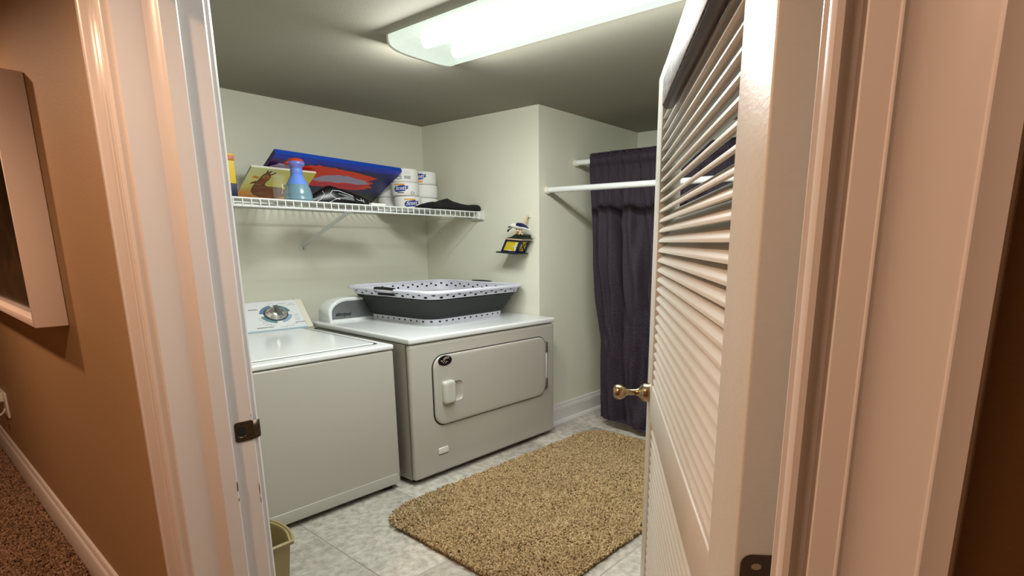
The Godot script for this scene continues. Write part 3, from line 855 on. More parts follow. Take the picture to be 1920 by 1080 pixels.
# ---------------------------------------------------------------- shelf
func build_shelf() -> void:
	var S := thing("wire_shelf", "long white wire shelf across the back wall above the machines", "shelf")
	var wm: Material = mats.white_wire
	var yf := 1.6965; var yb := 1.654; var zf := 0.72; var x0 := -0.12; var x1 := 2.39
	obj("front_rail", mb().tube([V(x0, yf, zf), V(x1 + 0.01, yf, zf)], 0.0052, 8).done(), wm, S)
	obj("front_rail", mb().tube([V(x0, yb, zf), V(x1 + 0.01, yb, zf)], 0.0052, 8).done(), wm, S)
	obj("back_rail", mb().tube([V(x0, yf - 0.010, 0.02), V(x1 + 0.01, yf - 0.010, 0.02)], 0.0052, 8).done(), wm, S)
	for z in [0.26, 0.49]: obj("cross_rail", mb().tube([V(x0, yf - 0.010, z), V(x1, yf - 0.010, z)], 0.0045, 8).done(), wm, S)
	var n := 0
	var one := mb().tube([V(0, yf - 0.003, 0.016), V(0, yf - 0.003, zf - 0.006), V(0, yf - 0.005, zf + 0.002), V(0, yf - 0.012, zf + 0.005), V(0, yb - 0.003, zf + 0.005)], 0.0034, 6).done()
	var x := 0.0
	while x < x1 + 0.003:
		var o := obj("deck_wire", one, wm, S)
		o.position.x = x
		x += 0.0479
		n += 1
	# end bracket on the corner wall
	var eb := obj("end_bracket", mb().rbox(V(2.385, 1.640, 0.66), V(2.4215, 1.702, 0.735), 0.004, 2).done(), mats.white_plastic, S)
	obj("bracket_flange", mb().rbox(V(2.405, 1.634, 0.63), V(2.422, 1.707, 0.765), 0.004, 2).done(), mats.white_plastic, eb)
	obj("screw", mb().lathe([Vector2(0.008, 0.0), Vector2(0.008, 0.003), Vector2(0.0, 0.004)], 10, V(2.395, 1.638, 0.75)).done(), mats.steel, eb)
	# diagonal support struts
	for sx in [1.295, 0.1]:
		var b := obj("support_strut", mb().prism(PackedVector2Array([Vector2(0.0, 1.404), Vector2(0.010, 1.404), Vector2(0.012, 1.412), Vector2(0.705, 1.652), Vector2(0.712, 1.660), Vector2(0.705, 1.664), Vector2(0.69, 1.664), Vector2(0.012, 1.430), Vector2(0.010, 1.436), Vector2(0.0, 1.436)]), func(z, y, h): return V(h, y, z), sx - 0.011, sx + 0.011, 0.3).done(), wm, S)
		obj("wall_foot", mb().rbox(V(sx - 0.025, 1.392, 0.0005), V(sx + 0.025, 1.425, 0.012), 0.003, 1).done(), mats.white_plastic, b)
		obj("screw", mb().prism(ellipse(Vector2(sx, 1.405), 0.007, 0.005, 10), func(u, v, h): return V(u, v, h), 0.012, 0.0145).done(), mats.steel, b)


# draws a picture by asking fn(x, y) with x, y in 0..1, y down
func picture(w: int, h: int, fn: Callable) -> ImageTexture:
	var img := Image.create(w, h, false, Image.FORMAT_RGB8)
	for y in h:
		for x in w:
			img.set_pixel(x, y, fn.call((x + 0.5) / w, (y + 0.5) / h))
	return ImageTexture.create_from_image(img)


func canvas(called: String, label: String, tex: Texture2D, tl: Vector3, tr: Vector3, bl: Vector3, thick: float, edge: Color, side: Color) -> Node3D:
	# a stretched canvas: painted front, wrapped edges, back
	var u := (tr - tl); var v := (bl - tl)
	var n := u.cross(-v).normalized()      # towards the viewer
	var o := thing(called, label, "painting", tl + v)
	var a := -v; var b := -v + u; var c := u; var d := Vector3.ZERO      # tl, tr, br, bl relative to the bottom left
	var bk := -n * thick
	var m := mb()
	m.quad(d, c, b, a, -1, [Vector2(0, 1), Vector2(1, 1), Vector2(1, 0), Vector2(0, 0)])
	var pm := StandardMaterial3D.new()
	pm.resource_name = called + "_paint"
	pm.albedo_texture = tex; pm.roughness = 0.3
	obj("painted_front", m.done(), pm, o)
	var e1 := mb(); var e2 := mb()
	e1.quad(a, b, b + bk, a + bk)
	e2.quad(d, a, a + bk, d + bk); e2.quad(b, c, c + bk, b + bk); e2.quad(c, d, d + bk, c + bk); e2.quad(a + bk, b + bk, c + bk, d + bk)
	obj("top_edge", e1.done(), mat(called + "_top", edge, 0.35), o)
	obj("wrapped_edge", e2.done(), mat(called + "_side", side, 0.6), o)
	return o


static func in_blob(x: float, y: float, cx: float, cy: float, rx: float, ry: float, tilt := 0.0) -> float:
	var p := Vector2(x - cx, y - cy).rotated(-tilt)
	return 1.0 - (p.x * p.x / (rx * rx) + p.y * p.y / (ry * ry))


static func near_line(x: float, y: float, pts: Array) -> float:
	var best := 9.0
	for i in pts.size() - 1:
		var c := Geometry2D.get_closest_point_to_segment(Vector2(x, y), pts[i], pts[i + 1])
		best = minf(best, c.distance_to(Vector2(x, y)))
	return best


func build_shelf_things() -> void:
	var deck := 1.7005
	# sunset landscape, leaning out over the shelf
	var n := FastNoiseLite.new(); n.seed = 6; n.frequency = 2.0; n.fractal_octaves = 3
	var P := func(flat: Array) -> PackedVector2Array:
		var o := PackedVector2Array()
		for i in range(0, flat.size(), 2): o.append(Vector2(flat[i], flat[i + 1]))
		return o
	var red: PackedVector2Array = P.call([0.13, 0.27, 0.213, 0.172, 0.343, 0.138, 0.56, 0.165, 0.757, 0.225, 0.85, 0.275, 0.80, 0.361, 0.86, 0.40, 0.824, 0.46, 0.88, 0.52, 0.75, 0.643, 0.54, 0.62, 0.30, 0.66, 0.10, 0.60])
	var crimson: PackedVector2Array = P.call([0.10, 0.50, 0.30, 0.44, 0.40, 0.40, 0.372, 0.531, 0.605, 0.513, 0.80, 0.47, 0.76, 0.60, 0.54, 0.60, 0.30, 0.64, 0.10, 0.58])
	var grey: PackedVector2Array = P.call([0.34, 0.47, 0.434, 0.347, 0.547, 0.285, 0.693, 0.327, 0.835, 0.427, 0.80, 0.455, 0.734, 0.474, 0.557, 0.501, 0.429, 0.508])
	var lilac: PackedVector2Array = P.call([0.012, 0.36, 0.03, 0.25, 0.071, 0.212, 0.134, 0.235, 0.175, 0.30, 0.18, 0.40, 0.072, 0.44, 0.02, 0.43])
	var green: PackedVector2Array = P.call([0.60, 0.84, 0.703, 0.77, 0.774, 0.716, 0.902, 0.737, 0.985, 0.814, 0.99, 0.90, 0.796, 0.92, 0.62, 0.91])
	var sunset := func(x: float, y: float) -> Color:
		var q := Vector2(x + 0.012 * n.get_noise_2d(x * 6.0, y * 8.0), y + 0.03 * n.get_noise_2d(x * 2.5 + 4.0, y * 5.0))
		var s := n.get_noise_2d(x * 2.0 + 9.0, y * 16.0) * 0.5
		var c := Color(0.05, 0.20, 0.78).lerp(Color(0.03, 0.05, 0.34), clampf((q.y - 0.075) * 9.0 + s * 0.7, 0, 1))
		if q.y > 0.16: c = Color(0.05, 0.09, 0.50).lerp(Color(0.03, 0.03, 0.26), clampf(s + 0.5 - (x - 0.85) * 2.0, 0, 1))
		if x < 0.20 and q.y > 0.11: c = Color(0.34, 0.07, 0.42).lerp(Color(0.14, 0.04, 0.30), clampf(s + 0.4, 0, 1))
		if Geometry2D.is_point_in_polygon(q, red): c = Color(0.98, 0.24, 0.07).lerp(Color(0.88, 0.15, 0.10), clampf(s + 0.3, 0, 1))
		if Geometry2D.is_point_in_polygon(q, crimson): c = Color(0.80, 0.08, 0.24).lerp(Color(0.92, 0.20, 0.28), clampf(s + 0.4, 0, 1))
		if q.y > 0.66: c = Color(0.05, 0.05, 0.30).lerp(Color(0.03, 0.03, 0.14), clampf((q.y - 0.66) * 4.0 + s, 0, 1))
		if Geometry2D.is_point_in_polygon(q, grey): c = Color(0.62, 0.58, 0.72).lerp(Color(0.74, 0.69, 0.80), clampf(s + 0.5, 0, 1))
		if Geometry2D.is_point_in_polygon(q, lilac): c = Color(0.82, 0.78, 0.90).lerp(Color(0.95, 0.80, 0.82), clampf((x - 0.08) * 9.0, 0, 1))
		if Geometry2D.is_point_in_polygon(q, green): c = Color(0.08, 0.20, 0.07).lerp(Color(0.04, 0.06, 0.08), clampf(s + 0.4, 0, 1))
		if q.y > 0.92: c = Color(0.03, 0.04, 0.07)
		return c
	canvas("landscape_painting", "large blue canvas painting with red and grey clouds, tilted behind the bottle", picture(360, 200, sunset), V(0.937, 1.990, 0.497), V(1.852, 1.968, 0.497), V(0.945, 1.772, 0.04), 0.03, Color(0.07, 0.24, 0.62), Color(0.18, 0.08, 0.40))
	# small bird painting
	var body: PackedVector2Array = P.call([0.265, 0.13, 0.31, 0.15, 0.35, 0.25, 0.345, 0.36, 0.317, 0.45, 0.325, 0.53, 0.38, 0.57, 0.499, 0.572, 0.60, 0.575, 0.67, 0.64, 0.72, 0.75, 0.718, 0.878, 0.605, 0.955, 0.351, 0.94, 0.24, 0.87, 0.175, 0.77, 0.162, 0.66, 0.166, 0.549, 0.179, 0.44, 0.195, 0.36, 0.205, 0.27, 0.224, 0.187])
	var shapes := [[P.call([0.085, 0.33, 0.09, 0.27, 0.124, 0.25, 0.15, 0.27, 0.19, 0.29, 0.18, 0.34, 0.13, 0.33]), Color(0.82, 0.56, 0.14)], [P.call([0.098, 0.53, 0.11, 0.48, 0.155, 0.42, 0.20, 0.42, 0.20, 0.49, 0.15, 0.50]), Color(0.46, 0.13, 0.10)], [P.call([0.60, 0.49, 0.64, 0.43, 0.70, 0.43, 0.78, 0.52, 0.72, 0.56, 0.65, 0.55]), Color(0.25, 0.45, 0.42)], [P.call([0.67, 0.58, 0.76, 0.53, 0.86, 0.58, 0.87, 0.68, 0.78, 0.70, 0.70, 0.66]), Color(0.42, 0.62, 0.60)], [P.call([0.71, 0.75, 0.78, 0.70, 0.86, 0.71, 0.84, 0.78, 0.77, 0.86, 0.70, 0.86]), Color(0.92, 0.42, 0.14)]]
	var bird := func(x: float, y: float) -> Color:
		var s := n.get_noise_2d(x * 3.0, y * 3.0)
		var c := Color(0.86, 0.86, 0.62).lerp(Color(0.92, 0.82, 0.24), clampf((x + y) * 0.9 - 0.25 + s * 0.4, 0, 1)).lerp(Color(0.96, 0.50, 0.24), clampf(y * 2.0 - 1.1 - x * 0.3 + s * 0.2, 0, 0.9))
		var q := Vector2(x + 0.006 * n.get_noise_2d(x * 20.0, y * 20.0), y)
		for sh in shapes:
			if Geometry2D.is_point_in_polygon(q, sh[0]): c = sh[1]
		for l in [[0.262, 0.17, 0.262, 0.08], [0.285, 0.17, 0.31, 0.08], [0.315, 0.22, 0.385, 0.12]]:
			if near_line(x, y, [Vector2(l[0], l[1]), Vector2(l[2], l[3])]) < 0.014: c = Color(0.34, 0.07, 0.08)
		if Geometry2D.is_point_in_polygon(q, body):
			var rim := 9.0
			for i in body.size(): rim = minf(rim, Geometry2D.get_closest_point_to_segment(q, body[i], body[(i + 1) % body.size()]).distance_to(q))
			c = Color(0.50, 0.24, 0.12).lerp(Color(0.62, 0.36, 0.15), clampf(s + 0.3 + 0.3 * sin(y * 60.0 + x * 8.0), 0, 1))
			if rim < 0.012: c = Color(0.24, 0.05, 0.07)
		if in_blob(x, y, 0.275, 0.27, 0.045, 0.05) > 0: c = Color(0.78, 0.50, 0.12)
		if in_blob(x, y, 0.278, 0.28, 0.016, 0.022) > 0: c = Color(0.2, 0.12, 0.08)
		return c
	canvas("bird_painting", "small yellow canvas with a painted brown bird, left of the blue bottle", picture(240, 130, bird), V(0.825, 1.905, 0.405), V(1.238, 1.905, 0.405), V(0.836, 1.738, 0.09), 0.014, Color(0.86, 0.84, 0.78), Color(0.70, 0.68, 0.62))
	# blue spray bottle
	var B := thing("spray_bottle", "translucent blue spray bottle with orange cap standing on the wire shelf", "bottle", V(0.992, deck + 0.0012, 0.628))
	var blue := mat("blue_plastic", Color(0.40, 0.55, 0.88), 0.3)
	blue.subsurf_scatter_enabled = true; blue.subsurf_scatter_strength = 0.2
	var liquid := mat("blue_with_liquid", Color(0.43, 0.55, 0.61), 0.25)
	var br := [Vector2(0.0, 0.0), Vector2(0.080, 0.0), Vector2(0.085, 0.006), Vector2(0.085, 0.014), Vector2(0.082, 0.02), Vector2(0.0795, 0.026), Vector2(0.0815, 0.034), Vector2(0.079, 0.05), Vector2(0.072, 0.075), Vector2(0.062, 0.099)]
	obj("filled_body", mb().lathe(br, 36, Vector3.ZERO, false, true).done(), liquid, B)
	obj("upper_body", mb().lathe([Vector2(0.0618, 0.099), Vector2(0.052, 0.12), Vector2(0.043, 0.138), Vector2(0.037, 0.150), Vector2(0.034, 0.158)], 36, Vector3.ZERO, true, true).done(), blue, B)
	var pale := mat("pale_blue_plastic", Color(0.38, 0.50, 0.82), 0.32)
	obj("collar", mb().lathe([Vector2(0.0352, 0.158), Vector2(0.0362, 0.160), Vector2(0.0345, 0.185), Vector2(0.0345, 0.192)], 32).done(), pale, B)
	obj("pump_head", mb().lathe([Vector2(0.0345, 0.192), Vector2(0.0375, 0.203), Vector2(0.0475, 0.212), Vector2(0.0510, 0.220), Vector2(0.0505, 0.228), Vector2(0.0455, 0.236)], 32).done(), mat("lilac_plastic", Color(0.42, 0.44, 0.72), 0.3), B)
	var orange := mat("orange_plastic", Color(0.74, 0.23, 0.13), 0.35)
	var cap := obj("cap", mb().lathe([Vector2(0.0465, 0.235), Vector2(0.044, 0.243), Vector2(0.034, 0.2505), Vector2(0.017, 0.254), Vector2(0.0, 0.255)], 32).done(), orange, B)
	obj("trigger", mb().loft([PackedVector3Array([V(-0.035, 0.236, 0.014), V(-0.035, 0.236, -0.014), V(-0.035, 0.222, -0.014), V(-0.035, 0.222, 0.014)]), PackedVector3Array([V(-0.068, 0.226, 0.012), V(-0.068, 0.226, -0.012), V(-0.066, 0.216, -0.012), V(-0.066, 0.216, 0.012)]), PackedVector3Array([V(-0.062, 0.204, 0.010), V(-0.062, 0.204, -0.010), V(-0.055, 0.202, -0.010), V(-0.055, 0.202, 0.010)])]).done(), orange, cap)
	# clear jar
	var J := thing("glass_jar", "empty clear glass jar standing before the bird painting", "jar", V(0.868, deck + 0.0012, 0.665))
	var glass := StandardMaterial3D.new()
	glass.resource_name = "clear_glass"
	glass.albedo_color = Color(0.93, 0.97, 0.96, 0.05); glass.metallic_specular = 0.3; glass.roughness = 0.05; glass.transparency = BaseMaterial3D.TRANSPARENCY_ALPHA
	obj("jar_body", mb().lathe([Vector2(0.0, 0.004), Vector2(0.034, 0.002), Vector2(0.040, 0.008), Vector2(0.041, 0.085), Vector2(0.036, 0.097), Vector2(0.030, 0.104), Vector2(0.030, 0.112)], 32, Vector3.ZERO, false, false).done(), glass, J)
	obj("threaded_neck", mb().lathe([Vector2(0.030, 0.112), Vector2(0.0335, 0.114), Vector2(0.0305, 0.118), Vector2(0.0335, 0.122), Vector2(0.0305, 0.127), Vector2(0.0335, 0.131), Vector2(0.031, 0.137), Vector2(0.033, 0.142), Vector2(0.030, 0.144)], 32, Vector3.ZERO, false, false).done(), glass, J)
	# black pouch with white drawing
	var Bag := thing("black_pouch", "black glossy pouch printed with white outlines, right of the blue bottle", "pouch", V(1.29, deck, 0.585))
	var bagm := mat("black_vinyl", Color(0.03, 0.03, 0.035), 0.35)
	var crest := func(x: float) -> float: return 0.012 + 0.105 * pow(clampf(1.0 - absf(x + 0.075) / (0.14 if x < -0.075 else 0.32), 0, 1), 0.62)
	var rings := []
	for i in 25:
		var x := -0.205 + 0.405 * i / 24.0
		var hgt: float = crest.call(x)
		var dep := 0.02 + 0.035 * sin(PI * clampf(i / 24.0, 0.03, 0.97))
		var ring := PackedVector3Array()
		for p in [[-1, 0], [1, 0], [1.12, 0.2], [1.0, 0.5], [0.75, 0.8], [0.35, 0.97], [-0.2, 1.0], [-0.8, 0.8], [-1.05, 0.35]]: ring.append(V(x, p[1] * hgt, p[0] * dep))
		rings.append(ring)
	var bm := mb()
	bm.loft_auto(rings, true)
	obj("pouch_body", bm.done(), bagm, Bag)
	var on := func(x: float, t: float) -> Vector3:
		var hgt: float = crest.call(x)
		var dep := 0.02 + 0.035 * sin(PI * clampf((x + 0.205) / 0.43, 0.03, 0.97))
		var zz: float
		if t < 0.2: zz = lerpf(1.0, 1.12, t / 0.2)
		elif t < 0.5: zz = lerpf(1.12, 1.0, (t - 0.2) / 0.3)
		elif t < 0.8: zz = lerpf(1.0, 0.75, (t - 0.5) / 0.3)
		else: zz = lerpf(0.75, 0.35, (t - 0.8) / 0.17)
		return V(x, t * hgt, zz * dep + 0.0015)
	var drawn := [[[-0.185, 0.05], [-0.15, 0.3], [-0.125, 0.6], [-0.13, 0.85]], [[-0.1, 0.05], [-0.06, 0.25], [-0.03, 0.35]], [[-0.09, 0.55], [-0.07, 0.72], [-0.03, 0.78], [0.02, 0.72], [0.07, 0.66]], [[-0.09, 0.55], [-0.08, 0.4], [-0.05, 0.28], [-0.03, 0.26]], [[0.09, 0.5], [0.105, 0.42], [0.12, 0.4], [0.135, 0.5], [0.13, 0.66]], [[0.12, 0.42], [0.15, 0.45]], [[0.152, 0.3], [0.15, 0.62]]]
	for stroke in drawn:
		var pts := []
		for q in stroke: pts.append(on.call(q[0], q[1]))
		obj("printed_outline", mb().tube(pts, 0.0022, 5).done(), mats.white_line, Bag)
	var blk := mb()
	var bl := []
	for i in 7:
		var x := -0.035 + 0.018 * i
		bl.append([on.call(x, 0.30), on.call(x, 0.62)])
	for i in 6:
		blk.quad(bl[i][0], bl[i + 1][0], bl[i + 1][1], bl[i][1])
	obj("printed_label", blk.done(), mat("grey_label", Color(0.42, 0.42, 0.44), 0.5), Bag)
	# white lid under the canvas
	var slab := obj("white_box_lid", mb().rbox(V(1.497, deck, 0.50), V(1.61, deck + 0.02, 0.63), 0.004, 2).done(), mats.paper_white)
	tag(slab, "flat white box lid lying on the shelf under the large painting", "box lid")
	# detergent carton at the hidden left end
	var C := thing("detergent_carton", "tall yellow and navy carton half hidden behind the door casing", "carton", V(0.585, deck, 0.50))
	var yel := mat("carton_yellow", Color(0.80, 0.68, 0.16), 0.5)
	obj("carton_body", mb().rbox(V(-0.16, 0.075, -0.1), V(0.0665, 0.245, 0.1), 0.003, 1).done(), yel, C)
	obj("carton_base", mb().rbox(V(-0.161, 0.0, -0.101), V(0.0675, 0.082, 0.101), 0.003, 1).done(), mat("carton_navy", Color(0.05, 0.07, 0.22), 0.5), C)
	obj("carton_print", mb().rbox(V(0.02, 0.205, 0.095), V(0.0672, 0.235, 0.1012), 0.002, 1).done(), mat("carton_orange", Color(0.72, 0.38, 0.12), 0.5), C)
	# toilet rolls
	var spots := [[2.178, 0, 0.33, "right column"], [2.174, 1, 0.33, ""], [2.165, 2, 0.33, ""], [1.975, 0, 0.38, ""], [1.957, 1, 0.38, ""], [1.962, 2, 0.37, ""], [1.985, 0, 0.15, ""], [1.985, 1, 0.15, ""], [2.19, 0, 0.11, ""], [2.19, 1, 0.11, ""], [2.19, 2, 0.11, ""]]
	var labels := ["plain white toilet roll at the bottom of the right-hand stack, behind the black cloth", "plain white toilet roll in the middle of the right-hand stack", "toilet roll with blue printed label on top of the right-hand stack", "toilet roll with yellow and blue label at the bottom of the left-hand stack", "toilet roll with large blue label in the middle of the left-hand stack", "toilet roll with barcode on top of the left-hand stack beside the painting", "white toilet roll at the bottom of the stack against the wall behind the left-hand stack", "white toilet roll topping the low stack against the wall behind the left-hand stack", "white toilet roll at the bottom of the stack by the corner wall", "white toilet roll in the middle of the stack by the corner wall", "white toilet roll on top of the stack by the corner wall"]
	var rh := 0.1015; var rr := 0.102
	var roll_mesh := mb().lathe([Vector2(0.03, 0.012), Vector2(0.034, 0.001), Vector2(0.088, 0.0), Vector2(0.097, 0.003), Vector2(0.1015, 0.012), Vector2(rr, 0.03), Vector2(rr, 0.075), Vector2(0.1015, 0.089), Vector2(0.097, 0.098), Vector2(0.088, 0.101), Vector2(0.034, 0.1), Vector2(0.03, 0.09)], 40, Vector3.ZERO, true, true, 1.2).done()
	var blue2 := mat("label_blue", Color(0.07, 0.16, 0.52), 0.5)
	var yel2 := mat("label_yellow", Color(0.86, 0.62, 0.16), 0.5)
	var red2 := mat("label_purple", Color(0.42, 0.22, 0.36), 0.5)
	for i in spots.size():
		var s = spots[i]
		var R := thing("toilet_roll", labels[i], "toilet roll", V(s[0], deck + rh * s[1], s[2]), 0.0, "stacked toilet rolls")
		obj("wrapped_roll", roll_mesh, mats.paper_white, R)
		# a place on the wrapper: a = angle from -X towards +Z in radians times radius
		var mk := func(a0: float) -> Callable:
			return func(x: float, y: float, z: float) -> Vector3:
				var a := a0 + x / rr
				return V(-cos(a) * (rr + z), y, sin(a) * (rr + z))
		if i == 4 or i == 3 or i == 2:
			var a0: float = {4: 0.62, 3: 1.25, 2: 0.62}[i]
			var yy: float = {4: 0.052, 3: 0.046, 2: 0.056}[i]
			var m: Callable = mk.call(a0)
			var blob := PackedVector2Array()
			for q in [[-0.054, -0.018], [-0.04, -0.026], [0.0, -0.022], [0.03, -0.018], [0.04, -0.006], [0.056, 0.0], [0.052, 0.014], [0.06, 0.022], [0.036, 0.02], [0.02, 0.026], [-0.02, 0.02], [-0.044, 0.016], [-0.05, 0.008], [-0.058, 0.0]]: blob.append(Vector2(q[0], yy + q[1]))
			var lb := obj("label_patch", bend(blob, m, 0.0008), blue2, R)
			obj("lettering", word("Scott", 0.082, 0.027, 0.0008, func(x, y, z): return m.call(x, y + yy + 0.002 + x * 0.06, 0.0018 + z), true, true, "Droid Serif"), mats.paper_white, lb)
			obj("label_stripe", bend(rect2(-0.058, yy + 0.024 if i != 2 else yy - 0.042, 0.030, yy + 0.035 if i != 2 else yy - 0.028), m, 0.0006), yel2, R)
			if i != 3: obj("label_stripe", bend(rect2(-0.03, yy - 0.034, 0.022, yy - 0.027) if i == 4 else rect2(-0.05, yy + 0.024, 0.0, yy + 0.03), m, 0.0006), red2, R)
			if i == 4:
				var ring := mb()
				var pts := []
				for k in 16: pts.append(m.call(0.088 + 0.014 * cos(TAU * k / 16.0), 0.021 + 0.009 * sin(TAU * k / 16.0), 0.0008))
				ring.tube(pts, 0.0016, 5, false, true)
				obj("seal_mark", ring.done(), red2, R)
		if i == 5:
			var m: Callable = mk.call(0.95)
			var bars := mb()
			for k in 9: append_bend(bars, rect2(-0.002 + 0.0055 * k, 0.022, 0.0008 + 0.0055 * k, 0.045), m, 0.0006)
			obj("barcode", bars.done(), mats.dark_grey_print, R)
			var txt := mb()
			for k in 3: append_bend(txt, rect2(0.0, 0.058 + 0.009 * k, 0.05 - 0.008 * k, 0.0595 + 0.009 * k), m, 0.0006)
			obj("small_print", txt.done(), mats.pale_grey_print, R)
			var pts := []
			for k in 16: pts.append(m.call(-0.042 + 0.02 * cos(TAU * k / 16.0), 0.03 + 0.010 * sin(TAU * k / 16.0), 0.0008))
			obj("seal_mark", mb().tube(pts, 0.002, 5, false, true).done(), mat("seal_blue", Color(0.2, 0.24, 0.45), 0.5), R)
	# folded black cloth at the right end
	var cl := mb()
	var cr := []
	for i in 23:
		var t := i / 22.0
		var x := 1.925 + 0.475 * t
		var hgt := 0.044 + 0.034 * maxf(0.0, 1.0 - absf(t - 0.42) / 0.26) + 0.003 * sin(t * 21.0)
		if t < 0.08: hgt *= 0.55 + 5.6 * t
		var zf := 0.745 - 0.03 * sin(t * 3.0)
		var ring := PackedVector3Array()
		for p in [[0.0, 0.0], [1.0, 0.0], [1.03, 0.3], [1.0, 0.62], [0.93, 0.85], [0.8, 1.0], [0.5, 0.92], [0.2, 0.75], [0.02, 0.4]]: ring.append(V(x, deck + 0.0072 + p[1] * hgt, lerpf(0.52, zf, p[0])))
		cr.append(ring)
	cl.loft_auto(cr, true)
	var cloth := obj("black_cloth", cl.done(), mat("black_fabric", Color(0.035, 0.03, 0.035), 0.85))
	tag(cloth, "black folded cloth lying at the right end of the wire shelf", "cloth")


static func rect2(x0: float, y0: float, x1: float, y1: float) -> PackedVector2Array:
	return PackedVector2Array([Vector2(x0, y0), Vector2((x0 + x1) / 2, y0), Vector2(x1, y0), Vector2(x1, y1), Vector2((x0 + x1) / 2, y1), Vector2(x0, y1)])


# a flat outline cut into strips and bent by m(x, y, height)
func append_bend(out: Mesher, poly: PackedVector2Array, m: Callable, h: float) -> void:
	var lo := poly[0].x; var hi := poly[0].x
	for p in poly: lo = minf(lo, p.x); hi = maxf(hi, p.x)
	var n := maxi(1, int(ceil((hi - lo) / 0.012)))
	for i in n:
		var a := lerpf(lo, hi, float(i) / n); var b := lerpf(lo, hi, float(i + 1) / n)
		var strip := PackedVector2Array([Vector2(a, -9), Vector2(b, -9), Vector2(b, 9), Vector2(a, 9)])
		for piece in Geometry2D.intersect_polygons(poly, strip):
			var idx := Geometry2D.triangulate_polygon(piece)
			for k in range(0, idx.size(), 3):
				var t := [piece[idx[k]], piece[idx[k + 1]], piece[idx[k + 2]]]
				if (t[1] - t[0]).cross(t[2] - t[0]) < 0: t = [t[0], t[2], t[1]]
				out.tri(m.call(t[0].x, t[0].y, h), m.call(t[1].x, t[1].y, h), m.call(t[2].x, t[2].y, h))


func bend(poly: PackedVector2Array, m: Callable, h: float) -> ArrayMesh:
	var out := mb()
	append_bend(out, poly, m, h)
	return out.done()


